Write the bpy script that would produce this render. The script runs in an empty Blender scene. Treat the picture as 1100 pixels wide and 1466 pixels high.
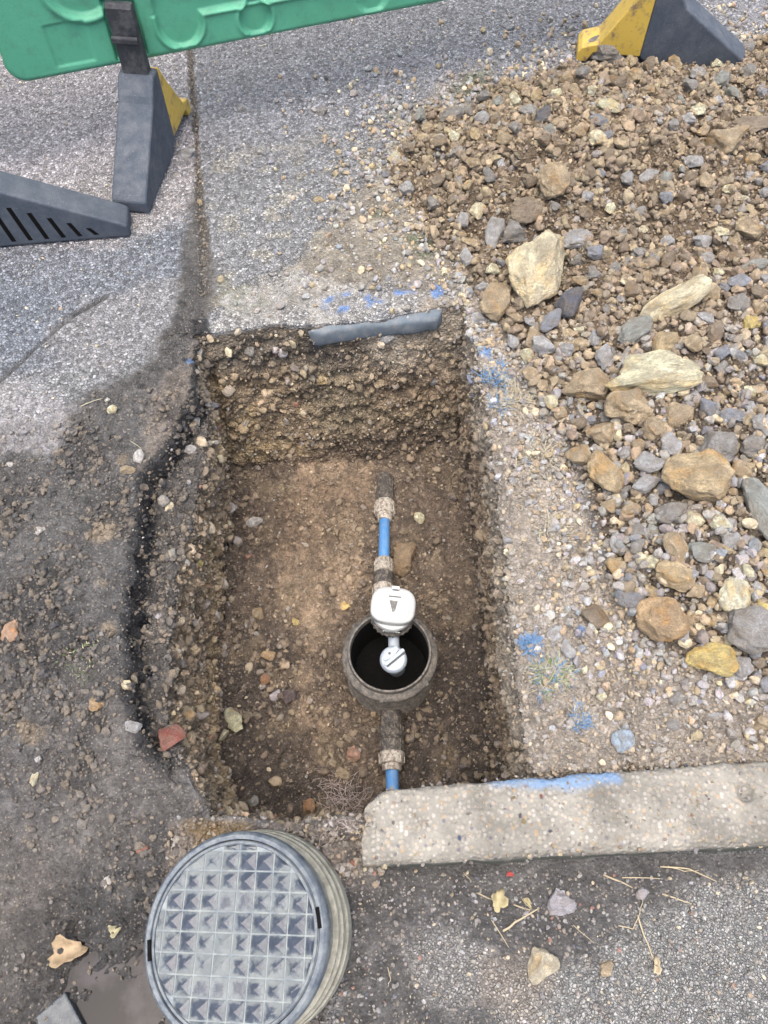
import bpy, math, random
import numpy as np
from mathutils import Vector, Matrix, Euler
from mathutils.bvhtree import BVHTree

random.seed(7); rng = np.random.default_rng(7)
scene = bpy.context.scene
COL = scene.collection
R = math.radians

# ------------------------------------------------------------------ camera
H, PITCH, F = 1.45, R(60), 1100.0
cam_d = bpy.data.cameras.new("camera"); cam = bpy.data.objects.new("camera", cam_d); COL.objects.link(cam)
cam.location = (0, 0, H); cam.rotation_euler = (R(90) - PITCH, 0, 0)
cam_d.sensor_fit = 'VERTICAL'; cam_d.sensor_height = 24; cam_d.lens = 24 * F / 1466.0
cam_d.clip_start = 0.02; cam_d.clip_end = 500
scene.camera = cam
# ------------------------------------------------------------------ light
SUN_EL, SUN_AZ = 79, 200     # azimuth clockwise from +y
w = bpy.data.worlds.new("World"); scene.world = w; w.use_nodes = True
nt = w.node_tree; bg = nt.nodes['Background']
sky = nt.nodes.new('ShaderNodeTexSky'); sky.sky_type = 'NISHITA'; sky.sun_disc = False
sky.sun_elevation = R(SUN_EL); sky.sun_rotation = R(SUN_AZ); sky.dust_density = 6.0; sky.ozone_density = 0.6; sky.air_density = 1.0
nt.links.new(sky.outputs[0], bg.inputs[0]); bg.inputs[1].default_value = 0.15
sd = bpy.data.lights.new("sun", 'SUN'); sd.energy = .95; sd.angle = R(55); sd.color = (1, .965, .91)
sun = bpy.data.objects.new("sun", sd); COL.objects.link(sun)
sdir = Vector((math.sin(R(SUN_AZ)) * math.cos(R(SUN_EL)), math.cos(R(SUN_AZ)) * math.cos(R(SUN_EL)), math.sin(R(SUN_EL))))
sun.rotation_euler = sdir.to_track_quat('Z', 'Y').to_euler(); sun.location = (0, 0, 5)
scene.view_settings.view_transform = 'Standard'; scene.view_settings.look = 'None'
scene.view_settings.exposure = 1.55; scene.view_settings.gamma = 1.0
scene.view_settings.use_curve_mapping = False

# ------------------------------------------------------------------ helpers
def ray(px, py):
    v = -(py - 733.0) / F; u = (px - 550.0) / F
    return np.array([u, math.cos(PITCH) + v * math.sin(PITCH), -math.sin(PITCH) + v * math.cos(PITCH)])
def G(px, py, z=0.0):                      # where the line of sight through a photo point meets height z
    d = ray(px, py); t = (z - H) / d[2]
    return (d[0] * t, d[1] * t)
def GP(pts, z=0.0): return np.array([G(x, y, z) for x, y in pts])
def depth(p): return p[1] * math.cos(PITCH) + (H - p[2]) * math.sin(PITCH)

def _hash(ix, iy, iz, seed):
    h = (ix * 374761393 + iy * 668265263 + iz * 2147483647 + seed * 1274126177) & 0xffffffff
    h = ((h ^ (h >> 13)) * 1274126177) & 0xffffffff
    h = ((h ^ (h >> 16)) * 2246822519) & 0xffffffff
    return ((h ^ (h >> 15)) & 0xffffff) / float(0xffffff)
def vnoise(p, seed=0):                      # value noise, -1..1
    f = np.floor(p); i = f.astype(np.int64); t = p - f; t = t * t * (3 - 2 * t)
    out = 0
    for dx in (0, 1):
        wx = t[:, 0] if dx else 1 - t[:, 0]
        for dy in (0, 1):
            wy = t[:, 1] if dy else 1 - t[:, 1]
            for dz in (0, 1):
                wz = t[:, 2] if dz else 1 - t[:, 2]
                out = out + wx * wy * wz * _hash(i[:, 0] + dx, i[:, 1] + dy, i[:, 2] + dz, seed)
    return out * 2 - 1
def fbm(p, scale, octv=4, seed=0, gain=.5):
    a = 1.0; s = 0; out = 0; q = p / scale
    for k in range(octv):
        out = out + a * vnoise(q + 17.3 * k, seed + k); s += a; a *= gain; q = q * 2.03
    return out / s
def cell(p, scale, seed=0):                 # F1 distance and the cell's random number
    q = p / scale; f = np.floor(q).astype(np.int64); best = np.full(len(p), 9.0); rid = np.zeros(len(p))
    for dx in (-1, 0, 1):
        for dy in (-1, 0, 1):
            for dz in (-1, 0, 1):
                c = f + np.array([dx, dy, dz])
                jx = _hash(c[:, 0], c[:, 1], c[:, 2], seed); jy = _hash(c[:, 0], c[:, 1], c[:, 2], seed + 1); jz = _hash(c[:, 0], c[:, 1], c[:, 2], seed + 2)
                d = np.sqrt((c[:, 0] + jx - q[:, 0]) ** 2 + (c[:, 1] + jy - q[:, 1]) ** 2 + (c[:, 2] + jz - q[:, 2]) ** 2)
                m = d < best; best = np.where(m, d, best); rid = np.where(m, jx, rid)
    return best, rid
def sstep(a, b, x): t = np.clip((x - a) / (b - a), 0, 1); return t * t * (3 - 2 * t)
def sdf(P, poly):                           # positive inside
    n = len(poly); d = np.full(len(P), 1e9); s = np.zeros(len(P), bool)
    for i in range(n):
        a = poly[i]; b = poly[i - 1]; e = b - a; wv = P - a
        t = np.clip((wv @ e) / (e @ e + 1e-12), 0, 1)
        q = wv - t[:, None] * e; d = np.minimum(d, (q ** 2).sum(1))
        c = ((a[1] > P[:, 1]) != (b[1] > P[:, 1])) & (P[:, 0] < (b[0] - a[0]) * (P[:, 1] - a[1]) / (b[1] - a[1] + 1e-12) + a[0])
        s ^= c
    return np.where(s, 1, -1) * np.sqrt(d)
def sdline(P, line):
    d = np.full(len(P), 1e9)
    for a, b in zip(line[:-1], line[1:]):
        e = b - a; wv = P - a; t = np.clip((wv @ e) / (e @ e + 1e-12), 0, 1); q = wv - t[:, None] * e
        d = np.minimum(d, (q ** 2).sum(1))
    return np.sqrt(d)

def mesh_np(name, V, Fq, mat=None, colors=None, smooth=True, attrs=None):
    me = bpy.data.meshes.new(name); V = np.asarray(V, np.float32); Fq = np.asarray(Fq, np.int32)
    k = Fq.shape[1]
    me.vertices.add(len(V)); me.vertices.foreach_set('co', V.ravel())
    me.loops.add(Fq.size); me.loops.foreach_set('vertex_index', Fq.ravel())
    me.polygons.add(len(Fq)); me.polygons.foreach_set('loop_start', np.arange(0, Fq.size, k, dtype=np.int32))
    me.update(calc_edges=True)
    me.polygons.foreach_set('use_smooth', np.full(len(Fq), smooth, bool))
    if colors is not None:
        a = me.color_attributes.new('Col', 'FLOAT_COLOR', 'POINT')
        a.data.foreach_set('color', np.concatenate([colors, np.ones((len(V), 1))], 1).astype(np.float32).ravel())
    for nme, arr in (attrs or {}).items():
        a = me.attributes.new(nme, 'FLOAT', 'POINT'); a.data.foreach_set('value', np.asarray(arr, np.float32))
    if mat: me.materials.append(mat)
    return me
def link(name, me, parent=None, loc=None, rot=None):
    o = bpy.data.objects.new(name, me); COL.objects.link(o)
    if parent is not None: o.parent = parent
    if loc is not None: o.location = loc
    if rot is not None: o.rotation_euler = rot
    return o
def empty(name, loc=(0, 0, 0), rot=(0, 0, 0)):
    return link(name, None, None, loc, rot)
def tag(o, label=None, cat=None, group=None, kind=None):
    if label: o['label'] = label
    if cat: o['category'] = cat
    if group: o['group'] = group
    if kind: o['kind'] = kind
    return o
def pydata(name, V, Fc, mat, smooth=False):
    me = bpy.data.meshes.new(name); me.from_pydata([tuple(v) for v in V], [], [tuple(f) for f in Fc]); me.update()
    if smooth: me.polygons.foreach_set('use_smooth', np.full(len(me.polygons), True, bool))
    if mat: me.materials.append(mat)
    return me
def bevel(o, wd=.003, seg=2):
    m = o.modifiers.new('bevel', 'BEVEL'); m.width = wd; m.segments = seg; m.limit_method = 'ANGLE'; m.angle_limit = R(35); return o
def lathe(name, prof, mat, parent=None, n=64, loc=None, rot=None, smooth=True, wob=None):
    V = []; Fc = []; m = len(prof)
    for i in range(n):
        a = 2 * math.pi * i / n
        for j, (r, z) in enumerate(prof):
            rr = r * (1 + (wob(a, j) if wob else 0)); V.append((rr * math.cos(a), rr * math.sin(a), z))
    for i in range(n):
        for j in range(m - 1):
            a = i * m + j; b = ((i + 1) % n) * m + j; Fc.append((a, b, b + 1, a + 1))
    me = pydata(name, V, Fc, mat, smooth)
    o = link(name, me, parent, loc, rot)
    if smooth:
        try: me.set_sharp_from_angle(angle=R(40))
        except Exception: pass
    return o
def tube(name, pts, rad, mat, parent=None, n=8, rads=None):
    pts = [Vector(p) for p in pts]; V = []; Fc = []
    for i, p in enumerate(pts):
        t = (pts[min(i + 1, len(pts) - 1)] - pts[max(i - 1, 0)]).normalized()
        u = t.orthogonal().normalized() if abs(t.z) > .95 else t.cross(Vector((0, 0, 1))).normalized(); v = t.cross(u)
        r = rads[i] if rads else rad
        for k in range(n):
            a = 2 * math.pi * k / n; V.append(p + (u * math.cos(a) + v * math.sin(a)) * r)
    for i in range(len(pts) - 1):
        for k in range(n):
            a = i * n + k; b = i * n + (k + 1) % n; Fc.append((a, b, b + n, a + n))
    Fc.append(tuple(range(n))[::-1]); Fc.append(tuple((len(pts) - 1) * n + k for k in range(n)))
    return link(name, pydata(name, V, Fc, mat, True), parent)

# ------------------------------------------------------------------ materials
class NT:
    def __init__(s, name):
        s.m = bpy.data.materials.new(name); s.m.use_nodes = True; s.t = s.m.node_tree
        s.b = s.t.nodes['Principled BSDF']; s.tc = s.n('ShaderNodeTexCoord')
    def n(s, ty, **kw):
        nd = s.t.nodes.new(ty)
        for k, v in kw.items(): setattr(nd, k, v)
        return nd
    def l(s, a, b): s.t.links.new(a, b)
    def setin(s, nd, key, v):
        if hasattr(v, 'is_linked'): s.l(v, nd.inputs[key])
        else: nd.inputs[key].default_value = v
    def noise(s, scale, detail=5, rough=.6, co=None):
        nd = s.n('ShaderNodeTexNoise'); nd.inputs['Scale'].default_value = scale; nd.inputs['Detail'].default_value = detail; nd.inputs['Roughness'].default_value = rough
        s.l(co or s.tc.outputs['Object'], nd.inputs['Vector']); return nd.outputs['Fac']
    def vor(s, scale, feature='F1', out='Distance', rnd=1.0, co=None):
        nd = s.n('ShaderNodeTexVoronoi', feature=feature); nd.inputs['Scale'].default_value = scale; nd.inputs['Randomness'].default_value = rnd
        s.l(co or s.tc.outputs['Object'], nd.inputs['Vector']); return nd.outputs[out]
    def ramp(s, v, pts):
        nd = s.n('ShaderNodeValToRGB'); e = nd.color_ramp.elements
        while len(e) < len(pts): e.new(.5)
        for i, (p, c) in enumerate(pts):
            e[i].position = p; e[i].color = (c, c, c, 1) if not hasattr(c, '__len__') else (*c, 1)
        s.l(v, nd.inputs[0]); return nd.outputs[0]
    def mix(s, a, b, f, mode='MIX'):
        nd = s.n('ShaderNodeMix', data_type='RGBA', blend_type=mode)
        for k, v in ((6, a), (7, b)):
            if hasattr(v, 'is_linked'): s.l(v, nd.inputs[k])
            else: nd.inputs[k].default_value = (*v, 1) if len(v) == 3 else v
        s.setin(nd, 0, f); return nd.outputs[2]
    def math(s, op, a, b=0.0, c=None):
        nd = s.n('ShaderNodeMath', operation=op); s.setin(nd, 0, a); s.setin(nd, 1, b)
        if c is not None: s.setin(nd, 2, c)
        return nd.outputs[0]
    def attr(s, name, out='Color'):
        nd = s.n('ShaderNodeAttribute', attribute_name=name); return nd.outputs[out]
    def bump(s, h, dist, strength=1.0, prev=None):
        nd = s.n('ShaderNodeBump'); nd.inputs['Distance'].default_value = dist; s.setin(nd, 'Strength', strength); s.l(h, nd.inputs['Height'])
        if prev is not None: s.l(prev, nd.inputs['Normal'])
        return nd.outputs[0]
    def fin(s, col, rough=.8, nrm=None, spec=None):
        s.setin(s.b, 'Base Color', col if hasattr(col, 'is_linked') else (*col, 1)); s.setin(s.b, 'Roughness', rough)
        if nrm is not None: s.l(nrm, s.b.inputs['Normal'])
        if spec is not None: s.b.inputs['Specular IOR Level'].default_value = spec
        return s.m

def mat_ground(name='ground_surface', sc_=125, con=1.0):
    m = NT(name); col = m.attr('Col'); asph = m.attr('asph', 'Fac')
    asph = m.ramp(m.math('ADD', asph, m.math('MULTIPLY', m.math('SUBTRACT', m.noise(70, 5, .7), .5), 1.1)), [(.38, 0), (.62, 1)]); wet = m.attr('wet', 'Fac')
    # chippings of the asphalt: every cell its own tone
    nz = m.n('ShaderNodeTexNoise'); nz.inputs['Scale'].default_value = 90; nz.inputs['Detail'].default_value = 3; m.l(m.tc.outputs['Object'], nz.inputs['Vector'])
    wv = m.n('ShaderNodeVectorMath', operation='MULTIPLY_ADD'); m.l(nz.outputs['Color'], wv.inputs[0]); wv.inputs[1].default_value = (.010, .010, .010); m.l(m.tc.outputs['Object'], wv.inputs[2]); wc = wv.outputs[0]
    chip = m.vor(sc_, out='Color', co=wc); cd = m.vor(sc_, 'DISTANCE_TO_EDGE', co=wc); chip2 = m.vor(300, out='Color', co=wc)
    bw = m.n('ShaderNodeRGBToBW'); m.l(chip, bw.inputs[0]); bw2 = m.n('ShaderNodeRGBToBW'); m.l(chip2, bw2.inputs[0])
    tone = m.ramp(bw.outputs[0], [(.15, .64 - .12 * con), (.45, .94), (.7, 1.15 + .05 * con), (.92, 1.6 + .2 * con)])
    tone2 = m.ramp(bw2.outputs[0], [(.1, .7), (.5, 1.0), (.9, 1.4)])
    edge = m.ramp(cd, [(0, .55), (.10, 1.0), (1, 1.0)])
    ca = m.mix(col, tone, 1.0, 'MULTIPLY'); ca = m.mix(ca, tone2, .7, 'MULTIPLY'); ca = m.mix(ca, edge, .45, 'MULTIPLY')
    # soil: fine grains and pale grit
    n1 = m.ramp(m.noise(60, 8, .8), [(.32, .42), (.5, .95), (.68, 1.8)])
    n2 = m.ramp(m.noise(9, 5, .6), [(.3, .75), (.55, 1.0), (.7, 1.25)])
    cs = m.mix(col, n1, .85, 'MULTIPLY'); cs = m.mix(cs, n2, .9, 'MULTIPLY'); cs = m.mix(cs, m.ramp(m.noise(28, 7, .75), [(.36, .62), (.5, 1.0), (.64, 1.4)]), .8, 'MULTIPLY')
    g = m.vor(240, out='Color'); gb = m.n('ShaderNodeSeparateColor'); m.l(g, gb.inputs[0])
    gd = m.vor(240)
    grit = m.math('MULTIPLY', m.math('GREATER_THAN', gb.outputs[0], .88), m.math('LESS_THAN', gd, .42))
    gcol = m.mix((.42, .37, .30), (.22, .2, .19), gb.outputs[1])
    cs = m.mix(cs, gcol, m.math('MULTIPLY', grit, .45))
    c = m.mix(cs, ca, asph)
    # relief
    ha = m.math('ADD', m.math('MULTIPLY', m.ramp(cd, [(0, 0), (.25, 1)]), .6), m.math('MULTIPLY', bw.outputs[0], .8))
    hs = m.math('ADD', m.math('MULTIPLY', m.noise(110, 9, .8), 1.3), m.math('MULTIPLY', m.math('SUBTRACT', .6, m.vor(170)), 1.0))
    h = m.n('ShaderNodeMix', data_type='FLOAT'); m.l(asph, h.inputs[0]); m.l(hs, h.inputs[2]); m.l(ha, h.inputs[3])
    nrm = m.bump(h.outputs[0], .0075, 1.0)
    rg = m.math('SUBTRACT', .88, m.math('MULTIPLY', wet, .42))
    return m.fin(c, rg, nrm, .35)
def mat_pebble(name, objcol=False, clod=False):
    m = NT(name)
    if objcol:
        oi = m.n('ShaderNodeObjectInfo'); col = oi.outputs['Color']
        co = m.n('ShaderNodeVectorMath', operation='ADD'); m.l(m.tc.outputs['Object'], co.inputs[0])
        rv = m.math('MULTIPLY', oi.outputs['Random'], 37.0); m.l(rv, co.inputs[1]); co = co.outputs[0]
    else: col = m.attr('Col'); co = m.tc.outputs['Object']
    s = 1.0 if objcol else 30.0
    n1 = m.ramp(m.noise(2.2 * s, 6, .65, co), [(.3, .6), (.5, 1.0), (.7, 1.4)])
    c = m.mix(col, n1, .7, 'MULTIPLY')
    if objcol:
        hv = m.ramp(m.noise(.9, 4, .6, co), [(.36, (1.12, .92, .66)), (.5, (1.0, 1.0, 1.0)), (.6, (1.3, 1.3, 1.28))])
        sepc = m.n('ShaderNodeSeparateColor'); m.l(col, sepc.inputs[0]); warm = m.math('GREATER_THAN', sepc.outputs[0], m.math('MULTIPLY', sepc.outputs[2], 1.25))
        c = m.mix(c, m.mix(c, hv, 1.0, 'MULTIPLY'), m.math('ADD', .25, m.math('MULTIPLY', warm, .7)))
    # soil stuck to the stone
    n2 = m.ramp(m.noise(1.3 * s, 8, .75, co), [(.44, 0), (.56, 1)])
    c = m.mix(c, (.30, .245, .18) if objcol else (.23, .185, .13), m.math('MULTIPLY', n2, .45))
    n3 = m.ramp(m.noise(14 * s, 4, .7, co), [(.3, .6), (.5, 1.0), (.68, 1.3)])
    c = m.mix(c, n3, .7, 'MULTIPLY')
    h = m.math('ADD', m.noise(4 * s, 8, .72, co), m.math('MULTIPLY', m.noise(22 * s, 5, .7, co), .5))
    nrm = m.bump(h, .35 if objcol else .005, .8)
    return m.fin(c, .85, nrm, .3)
def mat_plastic(name, col, dirt=(.3, .28, .25), amt=.4, rough=.5, sc=1.0, lo=.5, hi=.62, scratch=True):
    m = NT(name)
    n = m.ramp(m.noise(9 * sc, 9, .72), [(lo, 0), (hi, 1)])
    c = m.mix(col, dirt, m.math('MULTIPLY', n, amt))
    sp = m.ramp(m.noise(190 * sc, 3, .6), [(.64, 0), (.70, 1)])
    c = m.mix(c, dirt, m.math('MULTIPLY', sp, .55 if scratch else .2))
    v = m.ramp(m.noise(2 * sc, 3, .5), [(.3, .92), (.7, 1.06)])
    c = m.mix(c, v, 1.0, 'MULTIPLY')
    nr = m.bump(m.noise(160 * sc, 6, .7), .0012, .7)
    rr = m.ramp(m.noise(30 * sc, 4, .6), [(.3, rough - .1), (.7, min(1, rough + .25))])
    return m.fin(c, rr, nr)
M_ground = mat_ground(); M_road = mat_ground('road_surface', 195, -.3)
M_peb = mat_pebble('pebble_surface'); M_stone = mat_pebble('stone_surface', True)
M_green = mat_plastic('green_plastic', (.07, .29, .18), (.05, .10, .075), .45, .45, 2.5, .5, .72)
M_greend = mat_plastic('green_plastic_dark', (.03, .2, .1), (.05, .1, .07), .3, .5)
M_rubber = mat_plastic('black_rubber', (.038, .049, .066), (.20, .21, .22), .3, .68, 1.5, .45, .8)
M_tongue = mat_plastic('black_rubber_tongue', (.018, .02, .025), (.12, .12, .12), .35, .6, 2)
M_yellow = mat_plastic('yellow_reflective', (.45, .31, .055), (.13, .09, .07), .85, .5, 3, .52, .64)
M_white = mat_plastic('white_plastic', (.35, .365, .36), (.17, .155, .13), .6, .35, 3, .56, .75)
M_tap = mat_plastic('pale_blue_plastic', (.29, .335, .385), (.15, .14, .13), .5, .4, 4, .55, .75)
M_collar = mat_plastic('muddy_white_plastic', (.34, .32, .28), (.12, .095, .07), .95, .55, 11, .44, .58)
M_couple = mat_plastic('muddy_black_plastic', (.028, .026, .025), (.15, .13, .105), .85, .6, 11, .46, .6)
M_pipe = mat_plastic('blue_pipe_plastic', (.045, .17, .38), (.2, .19, .17), .6, .4, 9, .45, .7)
M_chamber = mat_plastic('muddy_grey_plastic', (.045, .044, .043), (.17, .15, .125), .85, .6, 11, .42, .62)
M_inner = mat_plastic('black_plastic_inside', (.003, .003, .003), (.02, .017, .014), .3, .9, 8, .55, .7)
M_frame = mat_plastic('lid_frame_plastic', (.050, .064, .084), (.16, .18, .185), .8, .42, 5, .40, .62)
M_plate = mat_plastic('lid_plate_dirt', (.12, .145, .165), (.20, .225, .215), .85, .5, 5, .42, .6)
def mat_stud():
    m = NT('lid_stud_plastic'); ge = m.n('ShaderNodeNewGeometry'); pos = ge.outputs['Position']; sx = m.n('ShaderNodeSeparateXYZ'); m.l(m.tc.outputs['Object'], sx.inputs[0])
    d = m.math('MAXIMUM', m.math('ABSOLUTE', sx.outputs[0]), m.math('ABSOLUTE', sx.outputs[1]))       # dried mud sits in the valleys between studs
    f = m.math('ADD', m.math('MULTIPLY', d, 24.0), m.math('ADD', m.math('MULTIPLY', m.math('SUBTRACT', m.noise(10, 3, .6, pos), .1), 1.1), m.math('MULTIPLY', m.noise(75, 8, .75, pos), .9)))
    f = m.ramp(m.math('SUBTRACT', f, .3), [(.74, 0), (.90, 1)]); dirt = m.mix((.075, .095, .11), (.18, .19, .175), m.noise(25, 5, .6, pos))
    c = m.mix((.028, .036, .050), dirt, m.math('MULTIPLY', f, .9)); c = m.mix(c, m.ramp(m.noise(60, 4, .6, pos), [(.3, .8), (.7, 1.2)]), 1.0, 'MULTIPLY')
    return m.fin(c, m.math('ADD', .32, m.math('MULTIPLY', f, .4)), m.bump(m.noise(160, 6, .7, pos), .0012, .7))
M_stud = mat_stud()
M_lbody = mat_plastic('lid_body_plastic', (.24, .235, .19), (.13, .125, .10), .85, .65, 5, .44, .6)
M_inner.node_tree.nodes['Principled BSDF'].inputs['Specular IOR Level'].default_value = .12
M_straw = NT('dry_straw').fin((.30, .255, .17), .8)
M_grass = NT('green_grass').fin((.12, .17, .06), .8)
M_gdry = NT('grey_dry_grass').fin((.30, .28, .2), .85)
M_gblue = NT('blue_sprayed_grass').fin((.09, .17, .29), .8)
M_root = NT('pale_rootlets').fin((.32, .27, .25), .9)

# ------------------------------------------------------------------ the ground sheet
TOPY = float(np.mean([G(287, 470)[1], G(640, 445)[1]]))
eL = GP([(280, 440), (287, 478), (292, 560), (296, 620), (280, 700), (256, 780), (244, 860), (236, 940), (246, 1030), (272, 1110), (296, 1180)], -.06)
bL = GP([(332, 660), (336, 700), (330, 780), (322, 860), (316, 930), (318, 1010), (330, 1090), (350, 1170), (360, 1230)], -.5)
eR = GP([(655, 430), (668, 470), (690, 530), (700, 620), (712, 720), (722, 800), (735, 900), (748, 1000), (765, 1100), (775, 1160)], 0)
bR = GP([(650, 640), (664, 700), (676, 780), (684, 860), (693, 950), (702, 1040), (712, 1120)], -.5)
def poly_x(line, y):
    o = np.argsort(line[:, 1]); return np.interp(y, line[o, 1], line[o, 0])
eF = GP([(270, 482), (400, 465), (520, 460), (640, 440), (690, 430)], 0)
bF = GP([(320, 690), (400, 672), (500, 668), (600, 655), (680, 650)], -.5)
NEAR = G(450, 1172)[1]; NEARB = NEAR + .05
def seg(a, b, n): return np.linspace(a, b, n, endpoint=False)
S = 0.0045
# column table: kind, parameter
colsL = np.concatenate([-np.geomspace(40, 1.62, 14), seg(-1.58, 0, 1)[:0]])
nl, nwl, nfl, nwr, nr = 270, 64, 150, 64, 330
nf, nwf, ntr, nwn, nn = 250, 84, 250, 30, 95
y_far = np.concatenate([np.geomspace(3.4, 60, 14)[::-1]])
XW, YT, YB = 1.56, 3.2, -.32
tL = np.linspace(0, 1, nl, endpoint=False); tR = np.linspace(0, 1, nr + 1)[1:]
rows = []   # (region, param)
for k in range(12): rows.append(('ob', -.32 - .05 * 1.75 ** (12 - k)))
for t in np.linspace(0, 1, nn, endpoint=False): rows.append(('near', t))
for t in np.linspace(0, 1, nwn, endpoint=False): rows.append(('wn', t))
for t in np.linspace(0, 1, ntr, endpoint=False): rows.append(('in', t))
for t in np.linspace(0, 1, nwf, endpoint=False): rows.append(('wf', t))
for t in np.linspace(0, 1, nf): rows.append(('far', t ** 1.25))
for k in range(1, 13): rows.append(('of', 3.2 + .1 * 1.75 ** k))
cols = []
for k in range(12): cols.append(('ol', -XW - .05 * 1.8 ** (12 - k)))
for t in tL: cols.append(('left', t))
for t in np.linspace(0, 1, nwl, endpoint=False): cols.append(('wl', t))
for t in np.linspace(0, 1, nfl, endpoint=False): cols.append(('in', t))
for t in np.linspace(0, 1, nwr, endpoint=False): cols.append(('wr', t))
for t in np.linspace(0, 1, nr + 1): cols.append(('right', t))
for k in range(1, 13): cols.append(('or', XW + .05 * 1.8 ** k))
NR, NC = len(rows), len(cols)
FAR0, FARB0 = TOPY, float(np.mean(bF[:, 1]))
def ynom(r):
    k, t = r
    if k in ('ob', 'of'): return t
    if k == 'near': return YB + (NEAR - YB) * t
    if k == 'wn': return NEAR + (NEARB - NEAR) * t
    if k == 'in': return NEARB + (FARB0 - NEARB) * t
    if k == 'wf': return FARB0 + (FAR0 - FARB0) * t
    return FAR0 + (YT - FAR0) * t
yn = np.array([ynom(r) for r in rows])
wobL = .012 * fbm(np.c_[yn * 0, yn, yn * 0], .09, 3, 5); wobR = .012 * fbm(np.c_[yn * 0, yn, yn * 0], .08, 3, 9)
XE_L = poly_x(eL, yn) + wobL; XB_L = poly_x(bL, yn) + wobL * .8; XE_R = poly_x(eR, yn) + wobR; XB_R = poly_x(bR, yn) + wobR
X = np.zeros((NR, NC)); A = np.zeros((NR, NC)); B = np.zeros((NR, NC)); Y = np.zeros((NR, NC))
for j, (k, t) in enumerate(cols):
    if k in ('ol', 'or'): X[:, j] = t
    elif k == 'left': X[:, j] = -XW + (XE_L + XW) * t
    elif k == 'wl': X[:, j] = XE_L + (XB_L - XE_L) * t; A[:, j] = t
    elif k == 'in': X[:, j] = XB_L + (XB_R - XB_L) * t; A[:, j] = 1
    elif k == 'wr': X[:, j] = XB_R + (XE_R - XB_R) * t; A[:, j] = 1 - t
    else: X[:, j] = XE_R + (XW - XE_R) * t
for i, (k, t) in enumerate(rows):
    x = X[i]; wf = .012 * fbm(np.c_[x, x * 0, x * 0], .07, 3, 21)
    YE = poly_x(eF[:, ::-1], x) + wf; YBs = poly_x(bF[:, ::-1], x) + wf
    YN = NEAR + .02 * fbm(np.c_[x, x * 0, x * 0], .1, 3, 31); YNB = YN + .05
    if k in ('ob', 'of'): Y[i] = t
    elif k == 'near': Y[i] = YB + (YN - YB) * t
    elif k == 'wn': Y[i] = YN + (YNB - YN) * t; B[i] = t
    elif k == 'in': Y[i] = YNB + (YBs - YNB) * t; B[i] = 1
    elif k == 'wf': Y[i] = YBs + (YE - YBs) * t; B[i] = 1 - t
    else: Y[i] = YE + (YT - YE) * t
Pm = np.minimum(A, B).ravel(); X = X.ravel(); Y = Y.ravel(); XY = np.c_[X, Y]; P3 = np.c_[X, Y, X * 0]
NV = len(X)
# -- shapes of the surface (photo outlines laid on the ground)
heap_poly = np.array([tuple(G(*p)) for p in [(1250, 30), (1080, 62), (960, 100), (835, 88), (760, 110), (690, 150), (600, 165), (560, 215), (545, 260), (600, 320), (660, 400), (705, 450), (730, 500), (760, 560), (800, 620), (835, 700), (850, 790), (880, 860), (940, 920), (1010, 965), (1100, 990)]] + [(2.6, .3), (2.8, 3.6)])
nb = fbm(P3, .35, 4, 3); nm = fbm(P3, .12, 4, 13); ns = fbm(P3, .035, 3, 23)
dh = sdf(XY, heap_poly) + .035 * nm
heap = sstep(-.01, .03, dh)
heap_h = np.where(dh > 0, .22 * (1 - np.exp(-np.clip(dh, 0, 9) / .42)), 0) * (1 + .25 * nb) + heap * (.030 * nm + .016 * ns)
lip = GP([(285, 440), (285, 572), (252, 630), (205, 690), (194, 800), (187, 1000), (205, 1060), (240, 1120), (262, 1170)])
ledge_poly = np.array(list(map(tuple, lip)) + [G(420, 1180), G(400, 900), G(340, 600), G(296, 500)])
dl = sdf(XY, ledge_poly) + .016 * nm + .009 * ns
ymask = sstep(G(0, 1140)[1], G(0, 1030)[1], Y)
ledge = sstep(-.003, .006, dl) * ymask * sstep(TOPY - .02, TOPY - .10, Y)
base = np.zeros(NV)
yroad0, yroad1 = G(0, 1225)[1], G(0, 1010)[1]
kx = sstep(-.16, -.03, X); slope_l = (1 - kx) * sstep(yroad1 + .02, yroad0, Y) + kx * sstep(G(0, 1190)[1] + .02, G(0, 1190)[1] - .02, Y)
base += (-.085 + .03 * sstep(-.25, .12, X)) * slope_l
base += -.055 * ledge - .03 * ledge * sstep(0, .1, dl)
soilL = sdf(XY, GP([(280, 280), (300, 380), (290, 470), (287, 572), (205, 690), (190, 1000), (300, 1190), (470, 1250), (440, 1750), (-300, 1750), (-300, 700), (-60, 620), (60, 600), (140, 548), (215, 505), (255, 440), (262, 330)])) + .03 * nm + .02 * nb
soilL = sstep(-.02, .02, soilL + .02 * ns + .012 * fbm(P3, .011, 3, 27))
strip_poly = GP([(640, 425), (690, 430), (740, 500), (800, 600), (860, 800), (960, 930), (1200, 1000), (1300, 1100), (740, 1130), (560, 1130), (560, 900), (600, 600), (600, 430)])
strip = sstep(-.015, .015, sdf(XY, strip_poly) + .02 * nm) * (Y > G(0, 1112)[1])
mossy = sstep(-.05, .05, sdf(XY, GP([(290, 430), (400, 400), (480, 300), (540, 220), (600, 130), (680, 105), (720, 180), (700, 420), (640, 430), (520, 425), (400, 445)])) + .06 * nm + .04 * ns)
nearm = sstep(.012, -.012, Y - NEAR - .006) * (X > G(225, 1180)[0]) * (X < G(545, 1180)[0]) * sstep(G(0, 1290)[1], G(0, 1230)[1], Y)
base += .035 * nearm * sstep(G(380, 1180)[0], G(470, 1180)[0], X)
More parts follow.
